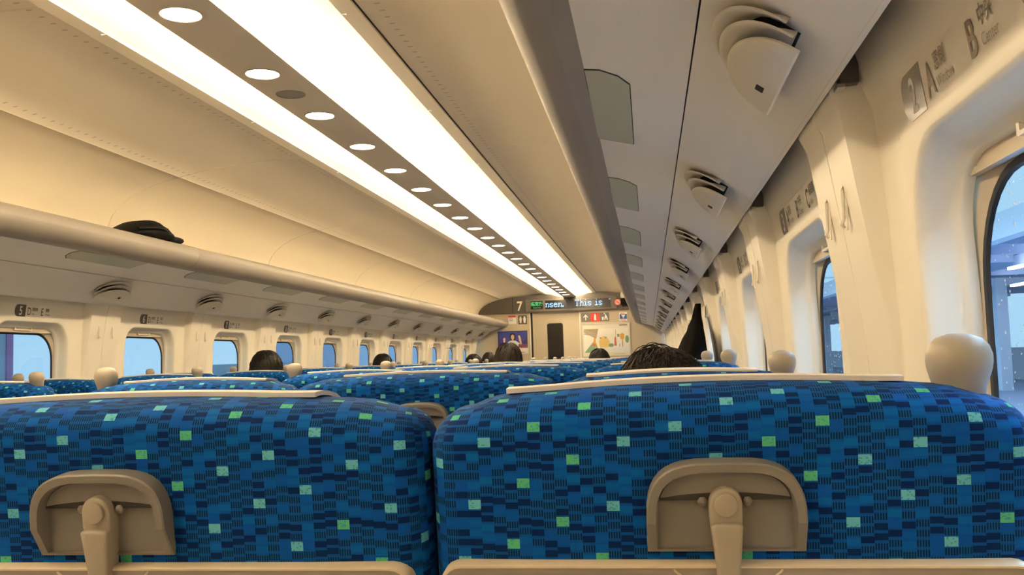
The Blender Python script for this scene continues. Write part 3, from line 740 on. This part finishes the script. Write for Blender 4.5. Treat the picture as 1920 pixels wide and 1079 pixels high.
def seat_proto(hw, knob, stickers=True):
    t = empty('train_seat')
    def part(mm, name, mt, smooth=35):
        o = mm.build(name, mt, t, smooth); o.location = (0, PIVOT_Y, .42); o.rotation_euler = (LEAN, 0, 0); o['r'] = 1; return o
    O = seat_outline(hw)
    ri, ry, rf, rif = SR
    rings = []; uvs = []
    def cen(ring_pts, y): return [(x, y, z) for x, z in ring_pts]
    steps = 9; base_in = inset(O, ri); s_acc = 0.; prev = None
    # rear cap as concentric rings so that it can bulge slightly
    c0 = (0, .46)
    for f, bul in ((.02, .004), (.35, .0038), (.7, .002), (.9, .0006)):
        rg = [(c0[0] + (x - c0[0]) * f, c0[1] + (z - c0[1]) * f) for x, z in base_in]
        rings.append(cen(rg, -bul)); uvs.append([(x, z) for x, z in rg])
    for k in range(steps + 1):
        a = PI / 2 * k / steps; ins = ri * (1 - math.sin(a)); y = ry * (1 - math.cos(a))
        rg = inset(O, ins) if ins > 1e-6 else O
        if prev is not None: s_acc += math.hypot(prev[0] - ins, prev[1] - y)
        prev = (ins, y); rings.append(cen(rg, y))
        uvs.append([(bx + (ox - bx) / ri * s_acc, bz + (oz - bz) / ri * s_acc) for (bx, bz), (ox, oz) in zip(base_in, O)])
    for k in range(steps + 1):
        a = PI / 2 * k / steps; ins = rif * (1 - math.cos(a)); y = BT - rf * (1 - math.sin(a))
        rg = inset(O, ins) if ins > 1e-6 else O
        s_acc += math.hypot(prev[0] - ins, prev[1] - y); prev = (ins, y); rings.append(cen(rg, y))
        uvs.append([(bx + (ox - bx) / ri * s_acc, bz + (oz - bz) / ri * s_acc) for (bx, bz), (ox, oz) in zip(base_in, O)])
    mm = MB(); mm.loft(rings, True, True, True); mm.uv = [q for r in uvs for q in r]
    part(mm, 'backrest', 'moquette', 60)
    # white head cover lying over the top edge and down the front
    cxo = -.012 if knob > 0 else (.012 if knob < 0 else 0.); hc = .150 if knob else .160
    def top(x): return BH - .013 * (x / hw) ** 2
    mm = MB(); outer = []; inner = []
    path = [(y, -surf_drop(y)) for y in (.046, .049, .053, .058, .066, .08, .095, .108, .118, .1255, .1293)] + [(.1315, -.07), (.1315, -.14), (.1315, -.24)]
    xs = [cxo + hc * (2 * k / 16 - 1) for k in range(17)]
    def lift(x): e = abs(x - cxo) / hc; return .0012 + .0012 * max(0, e - .82) / .18
    for (y, dz) in path: outer.append([(x, y + (.003 if dz < -.005 else 0), top(x) + dz + lift(x) + .0026) for x in xs])
    for (y, dz) in path: inner.append([(x, y + (.0005 if dz < -.005 else 0), top(x) + dz + lift(x) - .0012) for x in xs])
    rr = []
    for ro, rn in zip(outer, inner): rr.append(ro + rn[::-1])
    mm.loft(rr, True, True, True); part(mm, 'headrest_cover', 'cloth', 50)
    if knob:
        mm = MB(); kx = knob * (hw - .039)
        z0 = top(kx) - .022
        prof = [(.0185, 0), (.0187, .014), (.0196, .021), (.0214, .027), (.0230, .0325), (.0238, .038), (.0235, .044), (.0212, .0505), (.0165, .0555), (.009, .0583), (.001, .0590)]
        mm.lathe([(r, z) for r, z in prof], c=(kx, .060, z0), n=28, sx=1., sy=.86)
        part(mm, 'grip_knob', 'knob', 60)
    # hook housing with turn latch
    zt, zb_ = BH - .048, BH - .116; hh = (zt - zb_)
    zm = zb_
    def arch(ins):
        a = .056 - ins; top_ = zt - ins; bot = zm + ins * .35
        pts = [(a, bot), (a, zm + hh * .36)]
        n = 10
        for k in range(n + 1):
            th = PI / 2 * k / n; pts.append((a * math.cos(th) ** .55 if k < n else 0., zm + hh * .36 + (top_ - zm - hh * .36) * math.sin(th) ** .75))
        lft = [(-x, z) for x, z in pts[:-1]][::-1]
        return pts + lft
    def fy(z): q = (z - zm) / hh; return -.017 if q > .36 else -.005 - .012 * max(0, q) / .36
    Oa, Ob, Oc = arch(0), arch(.0012), arch(.0066)
    mm = MB(); mm.loft([[(x, .003, z) for x, z in Oa], [(x, fy(z) + .0012, z) for x, z in Oa], [(x, fy(z), z) for x, z in Ob], [(x, fy(z) + .0002, z) for x, z in Oc], [(x, -.0035, z) for x, z in arch(.0085)]], True, False, True)
    part(mm, 'hook_housing', 'housing', 40)
    mm = MB(); Od = [p for p in arch(.0085) if p[1] > zm + hh * .50]; low = [(x, zm + hh * .60 + .004 * (1 - (x / .047) ** 2)) for x in [.0462 * (2 * k / 12 - 1) for k in range(13)]]
    mm.prism(Od + low, -.0085, -.003); part(mm, 'inner_ledge', 'housing', 30)
    zd = zm + hh * .56
    for q in (-1, 1):
        mm = MB(); mm.lathe([(.0001, -.0038), (.0022, -.0033), (.0035, -.0014), (.0038, 0), (.0035, .0014), (.0022, .0033), (.0001, .0038)], c=(q * .0158, -.0072, zd), n=10); part(mm, 'stop_pin', 'housing')
    mm = MB()
    head = [(.0115, zd - .012), (.0117, zd)] + [(.0115 * math.cos(a), zd + .0115 * math.sin(a)) for a in [PI * k / 12 for k in range(1, 12)]] + [(-.0117, zd), (-.0115, zd - .012), (-.0100, zd - .024), (.0100, zd - .024)]
    mm.prism(head, -.0165, -.003, bev=.002)
    lev = [(.0113, zd - .0150), (.0104, zd - .026), (.0088, zd - .046), (.0076, zd - .068), (-.0066, zd - .068), (-.0080, zd - .046), (-.0100, zd - .026), (-.0113, zd - .0150), (-.0085, zd - .0130), (.0085, zd - .0130)]
    mm.prism(lev, -.0215, -.004, bev=.0025)
    part(mm, 'turn_latch', 'knob', 50)
    mm = MB(); mm.prism([(.0084 * math.cos(2 * PI * k / 24), zd + .0084 * math.sin(2 * PI * k / 24)) for k in range(24)], -.0200, -.015, bev=.0007); part(mm, 'latch_button', 'knob', 40)
    # fold-down tray in its stowed position
    zt2 = BH - .1225; th = .235; hw2 = hw - .010
    P0 = [(x, z + zt2 - th) for x, z in rrect(hw2, th, .016, 5, 4, cz=0.)]
    mm = MB(); mm.loft([[(x, .004, z) for x, z in P0], [(x, -.012, z) for x, z in P0], [(x, -.0135, z) for x, z in inset(P0, .0012)], [(x, -.0135, z) for x, z in inset(P0, .0026)]], True); part(mm, 'tray_rim', 'tray_rim', 40)
    mm = MB(); mm.loft([[(x, -.0130, z) for x, z in inset(P0, .0026)], [(x, -.0125, z) for x, z in inset(P0, .0036)]], True, False, True)
    part(mm, 'tray_table', 'tray', 40)
    mm = MB()   # curved grooves beside the latch
    for q in (-1, 1):
        pts = [(q * (.008 + .030 * math.sin(a)), -.0128, zt2 - .0035 - .016 * (1 - math.sin(a)) - .004 * math.cos(a)) for a in [PI / 2 * k / 6 for k in range(7)]]
        mm.tube(pts, .0009, 5)
    part(mm, 'latch_groove', 'tray_rim', 40)
    mm = MB(); mm.prism(rrect(.060, .030, .004, 3, 2, cx=-.103, cz=zt2 - .041 + .003), -.0134, -.0124); part(mm, 'notice_sticker', 'blue_sticker', 0)
    mm = MB(); mm.prism(rrect(.058, .006, .003, 3, 2, cx=-.103, cz=zt2 - .020), -.0138, -.0130); part(mm, 'sticker_text_band', 'white_paint', 0)
    mm = MB(); mm.prism(rrect(.060, .030, .004, 3, 2, cx=.103, cz=zt2 - .041 + .003), -.0134, -.0124); part(mm, 'notice_sticker', 'white_paint', 0)
    # seat cushion, arms, pedestal (mostly hidden)
    def fixed(mm, name, mt, smooth=40): return mm.build(name, mt, t, smooth)
    mm = MB(); rings = []
    for y, top_, bot, w in ((.10, .43, .36, hw - .02), (.12, .45, .34, hw - .008), (.30, .46, .33, hw - .004), (.52, .465, .34, hw - .004), (.57, .455, .35, hw - .01), (.585, .43, .37, hw - .02)):
        rings.append([(x, y, z + (top_ + bot) / 2) for x, z in rrect(w, (top_ - bot) / 2, .025, 4, 3)])
    mm.loft(rings, True, True, True); mm.uv = [(v[0] + .7 * v[2], v[1] + v[2]) for v in mm.v]; fixed(mm, 'seat_cushion', 'moquette')
    for q in (-1, 1):
        mm = MB(); mm.loft([[(q * (hw - .022) + x * .6, y, z) for x, z in rrect(.016, .012, .008, 3, 2, cz=.60 - .01 * (y > .4))] for y in (.17, .19, .40, .50, .52)], True, True, True)
        mm.box((q * (hw - .022) - .008, .17, .40), (q * (hw - .022) + .008, .22, .60)); fixed(mm, 'armrest', 'seat_plastic')
    mm = MB(); mm.box((-.10, .16, 0), (.10, .48, .04)); mm.box((-.05, .22, .04), (.05, .42, .34)); fixed(mm, 'pedestal', 'seat_plastic', 0)
    return t
SEATS = {'A': (1.269, .2205, 1), 'B': (.792, .2560, 0), 'C': (.3120, .2220, -1), 'D': (-.850, .2150, 1), 'E': (-1.2835, .2150, -1)}
PROTO = {k: seat_proto(hw, kn) for k, (x, hw, kn) in SEATS.items()}
index_kids()
RECL = {(2, 'B'): 8.4, (3, 'A'): 13.5, (4, 'E'): 10, (5, 'E'): 11.5, (6, 'D'): 9, (4, 'D'): 9.5}
def seat_visible(row, L):
    if row == 2: return L in 'AB'
    if row == 3: return L in 'ABC'
    return True
WHERE = {'A': 'window seat on the right side', 'B': 'middle seat of the right-hand three', 'C': 'aisle seat of the right-hand three', 'D': 'aisle seat of the left-hand pair', 'E': 'window seat of the left-hand pair'}
SPECIAL = {(2, 'A'): 'large blue patterned window seat back nearest the camera, with round grip beside the window',
           (2, 'B'): 'large blue patterned seat back at lower left, nearest the camera, with tray latch',
           (3, 'B'): 'blue patterned seat centred just behind the two nearest seat backs',
           (3, 'C'): 'blue patterned aisle seat at left, round grip just above the nearest seat',
           (3, 'A'): 'blue patterned window seat in front of us, hidden but for its white cover, person seated'}
used = set()
for row in range(2, 16):
    for L in 'ABCDE':
        if not seat_visible(row, L): continue
        x, hw, kn = SEATS[L]
        o = PROTO[L] if L not in used else copy_tree(PROTO[L]); used.add(L)
        y = .811 + PITCH_Y * (row - 2) + (-.08 if L in 'DE' else 0) - PIVOT_Y - 0.0
        o.location = (x, y, 0)
        rx = R_(RECL.get((row, L), 8.0 + (random.random() - .5) * 1.2 if row > 4 else 8.0))
        for c in [q for q in bpy.data.objects if q.parent == o and 'r' in q.keys()]: c.rotation_euler = (rx, 0, 0)
        tag(o, SPECIAL.get((row, L), 'blue patterned %s, in the row at wall sign %s' % (WHERE[L], NUM[row])), 'train seat', 'blue train seats in rows')
for o in bpy.data.objects:
    if 'r' in o.keys(): del o['r']

# ------------------------------------------------------------------ passengers
def remesh_obj(mm, name, mt, vox, parent, smooth_it=6):
    o = mm.build(name, mt, None, 0)
    md = o.modifiers.new('r', 'REMESH'); md.mode = 'VOXEL'; md.voxel_size = vox; md.use_smooth_shade = True
    ms = o.modifiers.new('s', 'SMOOTH'); ms.iterations = smooth_it; ms.factor = .5
    dg = bpy.context.evaluated_depsgraph_get(); me = bpy.data.meshes.new_from_object(o.evaluated_get(dg)); me.name = name
    old = o.data; o.modifiers.clear(); o.data = me; bpy.data.meshes.remove(old)
    if not me.materials: me.materials.append(MATS[mt])
    me.shade_smooth()
    o.parent = parent; return o
def blob(mm, c, r, n=16, k=10):
    rings = []
    for i in range(1, k):
        a = PI * i / k; rings.append([(c[0] + r[0] * math.sin(a) * math.cos(2 * PI * j / n), c[1] + r[1] * math.sin(a) * math.sin(2 * PI * j / n), c[2] + r[2] * math.cos(a)) for j in range(n)])
    mm.loft(rings, True, True, True)
def body_mesh(skin):
    """seated figure facing +Y, head top at z=0 (origin at crown), one continuous surface"""
    m = MB()
    if skin:
        blob(m, (0, 0, -.105), (.074, .092, .108)); blob(m, (0, .030, -.150), (.058, .066, .072))       # skull, jaw
        m.tube([(0, .085, -.105), (0, .108, -.135), (0, .098, -.150)], [.008, .013, .009], 8)             # nose
        m.tube([(-.022, .088, -.172), (0, .094, -.170), (.022, .088, -.172)], [.005, .007, .005], 6)      # lips
        for q in (-1, 1):
            blob(m, (q * .078, -.008, -.125), (.010, .020, .032), 10, 6)                                 # ears
            blob(m, (q * .030, .078, -.104), (.013, .010, .009), 10, 6)                                  # eyes
        m.tube([(0, -.015, -.19), (0, -.010, -.26), (0, .0, -.32)], [.052, .054, .070], 12)
    e = 0. if skin else .010
    m.tube([(0, .005, -.29), (0, .02, -.36), (0, .035, -.50), (0, .04, -.66), (0, .05, -.76)], [.06 + e, .125 + e, .135 + e, .125 + e, .13 + e], 16)
    m.tube([(-.165, .01, -.34), (0, .0, -.315), (.165, .01, -.34)], [.050 + e, .062 + e, .050 + e], 10)
    for q in (-1, 1):
        m.tube([(q * .17, .01, -.34), (q * .19, .03, -.47), (q * .20, .06, -.60)], [.050 + e, .044 + e, .038 + e], 10)
        m.tube([(q * .20, .06, -.60), (q * .17, .16, -.63), (q * .10, .27, -.64)], [.038 + e, .034 + e, .025 + e], 10)
        m.tube([(q * .09, .0, -.77), (q * .10, .22, -.75), (q * .105, .42, -.74)], [.085 + e, .075 + e, .055 + e], 12)
        m.tube([(q * .105, .42, -.74), (q * .11, .44, -.95), (q * .11, .43, -1.16)], [.055 + e, .048 + e, .036 + e], 10)
        if skin:
            m.tube([(q * .10, .27, -.64), (q * .085, .31, -.655), (q * .07, .35, -.665)], [.024, .034, .028], 10)
            for f in range(4):
                ox = q * (.092 - .016 * f); ln = (.060, .072, .068, .052)[f]
                m.tube([(ox - q * .004, .335, -.66), (ox - q * .012, .335 + ln * .5, -.668), (ox - q * .016, .335 + ln * .8, -.688), (ox - q * .016, .335 + ln * .8, -.706)], [.0095, .009, .0085, .0075], 7)
            m.tube([(q * .058, .315, -.652), (q * .035, .335, -.655), (q * .026, .365, -.662)], [.011, .010, .008], 7)
            m.tube([(q * .11, .40, -1.17), (q * .11, .48, -1.185), (q * .11, .55, -1.19)], [.036, .036, .028], 10)
    return m
BODY = remesh_obj(body_mesh(True), 'body', 'skin', .008, None, 3)
CLOTHES = remesh_obj(body_mesh(False), 'clothing', 'shirt_dark', .013, None, 4)
BODY_ME, CLO_ME = BODY.data, CLOTHES.data
bpy.data.objects.remove(BODY); bpy.data.objects.remove(CLOTHES)
CLO_GREY = CLO_ME.copy(); CLO_GREY.materials.clear(); CLO_GREY.materials.append(MATS['shirt_grey'])
def hair(parent, mt, rx, ry, n, seed, messy, top=.004, wisps=0, thick=.0011):
    rd = random.Random(seed)
    m = MB(); nn = 40; rings = []   # hair cap over crown and back, down to the nape
    K = 16
    for i in range(K + 1):
        ring = []
        for j in range(nn):
            a = 2 * PI * j / nn; back = .5 - .5 * math.sin(a)
            amax = R_(72 + 58 * back)
            t = .03 + (amax - .03) * i / K
            w = 1 + messy * .030 * math.sin(7 * a + seed) * math.sin(3 * t + seed) + messy * .02 * math.sin(13 * a + 2.1 * seed + 4 * t)
            r = math.sin(t) ** .86 if t < 1.5708 else math.sin(t)
            ring.append((rx * r * math.cos(a) * w, -.004 + ry * r * math.sin(a) * w, -.108 + (.112 + top) * math.cos(t) * (1 + (w - 1) * .5)))
        rings.append(ring)
    m.loft(rings, True, True, False); m.build('hair', mt, parent, 70)
    m = MB(); crown = Vector((rd.uniform(-.01, .01), -.03, top))
    for k in range(n):
        a = rd.uniform(0, 2 * PI); back = .5 - .5 * math.sin(a); t0 = rd.uniform(.05, 1.5)
        ln = rd.uniform(.35, .75); pts = []; da = rd.uniform(-.35, .35) * (1 + messy)
        for q in range(5):
            t = t0 + ln * q / 4; aa = a + da * q / 4; lift = 1.012 + messy * (.012 + .05 * rd.random() * (q / 4) ** 2 * (1 if rd.random() < .4 else .2))
            sn = math.sin(t) ** .86 if t < 1.5708 else math.sin(t); pts.append((rx * sn * math.cos(aa) * lift, -.004 + ry * sn * math.sin(aa) * lift, -.108 + (.112 + top) * math.cos(t) * lift))
        m.tube(pts, [thick * .7, thick, thick, thick * .8, thick * .2], 3)
    for k in range(wisps):
        x0 = .030 - .006 * k + rd.uniform(-.006, .006); y0 = -.04 + .006 * k; h = .011 + .0016 * (k % 4) + rd.uniform(0, .003); dx = -.055 - rd.uniform(0, .02)
        pts = [(x0 + dx * u, y0 - .03 * u, .004 - abs(x0 + dx * u) ** 2 * 6 + h * 4 * u * (1 - u) * (1. if u < .6 else .85)) for u in [q / 9 for q in range(10)]]
        m.tube(pts, [thick * .5] + [thick * .75] * 7 + [thick * .5, thick * .15], 4)
    m.build('hair_strands', mt, parent, 60)
def person(loc, label, rz=0., mt='hair_black', rx=.084, ry=.100, n=240, seed=1, messy=.5, wisps=0, grey=False, sc=1., thick=.0014, tilt=0.):
    t = empty('person', loc, rz); t.scale = (sc, sc, sc); t.rotation_euler = (0, tilt, rz)
    b = bpy.data.objects.new('body', BODY_ME); COL.objects.link(b); b.parent = t
    c = bpy.data.objects.new('clothing', CLO_GREY if grey else CLO_ME); COL.objects.link(c); c.parent = t
    hair(t, mt, rx, ry, n, seed, messy, wisps=wisps, thick=thick)
    tag(t, label, 'person', 'seated passengers'); return t
person((1.247, 1.97, 1.244), 'person with tousled black hair seated just ahead of the nearest right seat', mt='hair_brown', rx=.097, ry=.105, n=1100, seed=3, messy=1.3, wisps=9, thick=.0011, tilt=.05)
person((-.905, 5.10, 1.322), 'person with short spiky black hair on the left side, against a window', seed=5, messy=1.4, n=420, rx=.088)
person((-1.235, 8.62, 1.320), 'person with smooth dark hair by the left wall in the middle distance', seed=8, messy=.1, n=160, rx=.094)
person((.318, 6.12, 1.340), 'person with short brown hair in an aisle seat in front of the purple poster', seed=11, mt='hair_brown', messy=.35, n=500, rx=.090, grey=True)
person((.800, 8.20, 1.300), 'person with dark hair seated in front of the large cream poster', seed=14, messy=.3, n=240, rx=.092)
person((-.670, 10.22, 1.300), 'person with black hair low behind a round seat grip, leftmost of the far pair', seed=17, messy=.2, n=120, rx=.096)
person((-.675, 11.26, 1.322), 'person with brown hair partly hidden by the man before the purple poster', seed=21, mt='hair_brown', messy=.2, n=120, rx=.088, grey=True)

# ------------------------------------------------------------------ things people brought
# dark jacket hanging from a pillar hook on the right wall
t = empty('hanging_jacket', (1.478, 4.60, 1.47)); tag(t, 'black suit jacket hanging from a hook on the right wall beyond the nearest passenger', 'jacket')
m = MB(); rings = []
for z, ya, yb, th in ((.004, -.050, .050, .012), (-.02, -.06, .052, .016), (-.06, -.095, .06, .022), (-.10, -.19, .07, .030), (-.16, -.34, .09, .044), (-.24, -.50, .12, .064), (-.34, -.60, .14, .082), (-.50, -.66, .15, .10), (-.62, -.66, .15, .10)):
    ring = []; n = 36
    for k in range(n):
        a = 2 * PI * k / n; y = (ya + yb) / 2 + (yb - ya) / 2 * math.cos(a); fold = 1 + .22 * math.sin(y * 42 + z * 9) * min(1, -z * 9 + .05)
        x = -.006 - th * (1 - abs(math.sin(a)) * fold if math.sin(a) < 0 else 1 + abs(math.sin(a)) * fold) * .98
        ring.append((x * (1 if math.sin(a) >= 0 else .45), y, z))
    rings.append(ring)
m.loft(rings, True, True, True); m.build('jacket_body', 'suit', t, 60)
m = MB(); m.loft([[(-.012 - d - w * abs(math.cos(a)), y + .018 * math.cos(a), z + .014 * math.sin(a)) for a in [2 * PI * k / 12 for k in range(12)]] for y, z, d, w in ((-.03, -.03, .02, .004), (-.12, -.12, .040, .010), (-.24, -.2, .065, .014), (-.36, -.32, .085, .018), (-.42, -.46, .10, .018))], True, True, True); m.build('sleeve', 'suit', t, 60)
# black bag on the left rack
t = empty('black_bag', (-1.135, 4.16, 1.845)); tag(t, 'crumpled black bag lying on the left luggage rack', 'bag')
m = MB(); rings = []
for y, w, h_ in ((-.235, .010, .012), (-.20, .06, .030), (-.13, .10, .055), (-.06, .115, .090), (-.01, .12, .106), (.05, .12, .098), (.10, .12, .078), (.14, .11, .050), (.17, .11, .048), (.21, .11, .052), (.235, .10, .050), (.24, .05, .03)):
    n = 24; rings.append([((w * math.cos(2 * PI * k / n)) * (1 + .05 * math.sin(5 * 2 * PI * k / n + y * 30)), y, max(0, h_ * (.5 + .5 * math.sin(2 * PI * k / n)) * (1 + .05 * math.sin(3 * 2 * PI * k / n + y * 25)))) for k in range(n)])
m.loft(rings, True, True, True); m.build('bag_body', 'bag_black', t, 60)
m = MB(); m.tube([(.09, -.17, .04), (.115, -.10, .05), (.125, -.02, .058), (.118, .06, .05), (.10, .15, .03)], .006, 6); m.build('bag_strap', 'bag_black', t, 60)
# pale and black case end on the right rack, far away
t = empty('travel_case', (1.03, 12.0, 1.862)); tag(t, 'pale case with black underside poking over the far end of the right rack', 'case')
m = MB(); m.loft([[(x, y, z) for x, z in rrect(.125, .035, .02, 4, 3, cz=.125)] for y in (-.2, -.19, .19, .2)], True, True, True); m.build('case_lid', 'white_case', t, 50)
m = MB(); m.loft([[(x, y, z) for x, z in rrect(.125, .045, .02, 4, 3, cz=.046)] for y in (-.2, -.19, .19, .2)], True, True, True); m.build('case_base', 'bag_black', t, 50)

# ------------------------------------------------------------------ outside: platform on the right, buildings on the left
m = MB(); m.box((-60, -40, -1.6), (60, 120, -1.4)); tag(m.build('ground', 'ext_ground', smooth=0), 'grey ground outside the train', 'ground', kind='structure')
m = MB(); m.box((1.95, -30, -1.4), (14, 90, 0.0)); tag(m.build('station_platform', 'ext_steel', smooth=0), 'station platform outside the right windows', 'platform')
t = empty('added_window_fill', (3.4, 8, 3.2)); tag(t, 'added unseen cool fill light above the platform edge, outside the right windows', 'fill light')  # invented light strip, out of view, to cool the right side of the cabin
m = MB(); m.box((-.09, -22, .0), (.09, 22, .06))
for k in range(5): m.box((0, -20 + 10 * k, .06), (3.38, -19.9 + 10 * k, .10))
m.build('fill_housing', 'ext_white', t, smooth=0)  # housing and arms made up to carry the added fill
ld = bpy.data.lights.new('fill_strip', 'AREA'); ld.shape = 'RECTANGLE'; ld.size = .14; ld.size_y = 43; ld.energy = FILL_W; ld.color = (.44, .70, 1.)
lo_ = bpy.data.objects.new('fill_strip', ld); COL.objects.link(lo_); lo_.parent = t; lo_.location = (0, 0, -.01)
t = empty('platform_canopy', (6.8, 20, 2.9)); tag(t, 'blue-grey platform canopy with pale edge beam seen through the nearest right window', 'canopy')
m = MB(); m.box((0, -50, 0.0), (.25, 70, .42)); m.build('edge_beam', 'ext_white', t, smooth=0)
m = MB(); m.box((.25, -50, .30), (8, 70, .36))
for k in range(60): m.box((.3, -50 + 2 * k, .12), (8, -49.85 + 2 * k, .30))
m.build('roof_deck', 'ext_dark', t, smooth=0)
m = MB()
for x in (2.4, 5.0): m.box((x, -50, .05), (x + .15, 70, .25))
m.build('purlin', 'ext_steel', t, smooth=0)
for k in range(14):
    t = empty('platform_column', (10.6, -8 + 5.0 * k, 0)); tag(t, 'pale steel column holding up the platform canopy, %s along' % ORD[k + 1], 'column', 'columns along the platform')
    m = MB(); m.box((-.14, -.14, 0), (.14, .14, 3.0)); m.build('shaft', 'ext_white', t, smooth=0)
    m = MB(); m.box((-.7, -.05, 2.8), (.7, .05, 3.0)); m.build('arm', 'ext_white', t, smooth=0)
for k in range(8):
    m = MB(); m.box((-.05, -1.3, -.03), (.05, 1.3, .03)); o = m.build('platform_lamp', 'ext_lamp', smooth=0, loc=(9.0 + 1.6 * (k % 2), -6 + 4.4 * k, 2.85 - .12 * (k % 2)))
    tag(o, 'white tube lamp under the platform canopy, %s along' % ORD[k + 1], 'lamp', 'tube lamps under the platform canopy')
m = MB(); m.box((13.8, -30, 0), (14, 90, 1.1)); tag(m.build('platform_wall', 'ext_white', smooth=0), 'pale barrier wall at the back of the platform', 'wall')
for k, z in enumerate((4.9, 5.5, 6.1)):
    m = MB(); m.tube([(4.6, -20, z), (4.6, 90, z)], .02, 6); tag(m.build('overhead_wire', 'ext_dark', smooth=0), 'overhead wire outside the right windows, %s from the bottom' % ORD[k + 1], 'wire', 'overhead wires')
def building(x, y, w, d, h_, mt, lab):
    t = empty('office_building', (x, y, -1.4)); tag(t, lab, 'building')
    m = MB(); m.box((-w / 2, -d / 2, 0), (w / 2, d / 2, h_)); m.build('wall', mt, t, smooth=0)
    m = MB()
    for i in range(int(h_ / 1.6)):
        m.box((w / 2, -d / 2 + .5, .8 + 1.6 * i), (w / 2 + .05, d / 2 - .5, 1.5 + 1.6 * i))
    m.build('window_band', 'ext_steel', t, smooth=0)
building(-45, 152, 12, 52, 8.4, 'ext_building', 'grey-blue building filling the middle left windows')
building(-48, 118, 12, 12, 3.1, 'ext_building_pale', 'pale building low in the seventh-row left window')
building(-50, 215, 14, 60, 12, 'ext_building_pale', 'pale distant building behind the far left windows')
t = empty('billboard', (-19, 26.6, -1.4)); tag(t, 'pink and blue framed board outside the leftmost window', 'billboard')
m = MB(); m.loft([[(0, p, q) for p, q in rrect(1.3, 1.35, .05, 2, 2, cz=3.0)], [(.1, p, q) for p, q in rrect(1.3, 1.35, .05, 2, 2, cz=3.0)], [(.1, p, q) for p, q in rrect(1.0, 1.05, .05, 2, 2, cz=3.0)], [(0, p, q) for p, q in rrect(1.0, 1.05, .05, 2, 2, cz=3.0)]], True); m.build('board_frame', 'ext_pink', t, smooth=0)
m = MB(); m.box((.0, -1., 1.95), (.05, 1., 4.05)); m.build('board_face', 'ext_building_pale', t, smooth=0)
m = MB(); m.box((-.1, -.1, 0), (.1, .1, 1.7)); m.build('post', 'ext_pink', t, smooth=0)
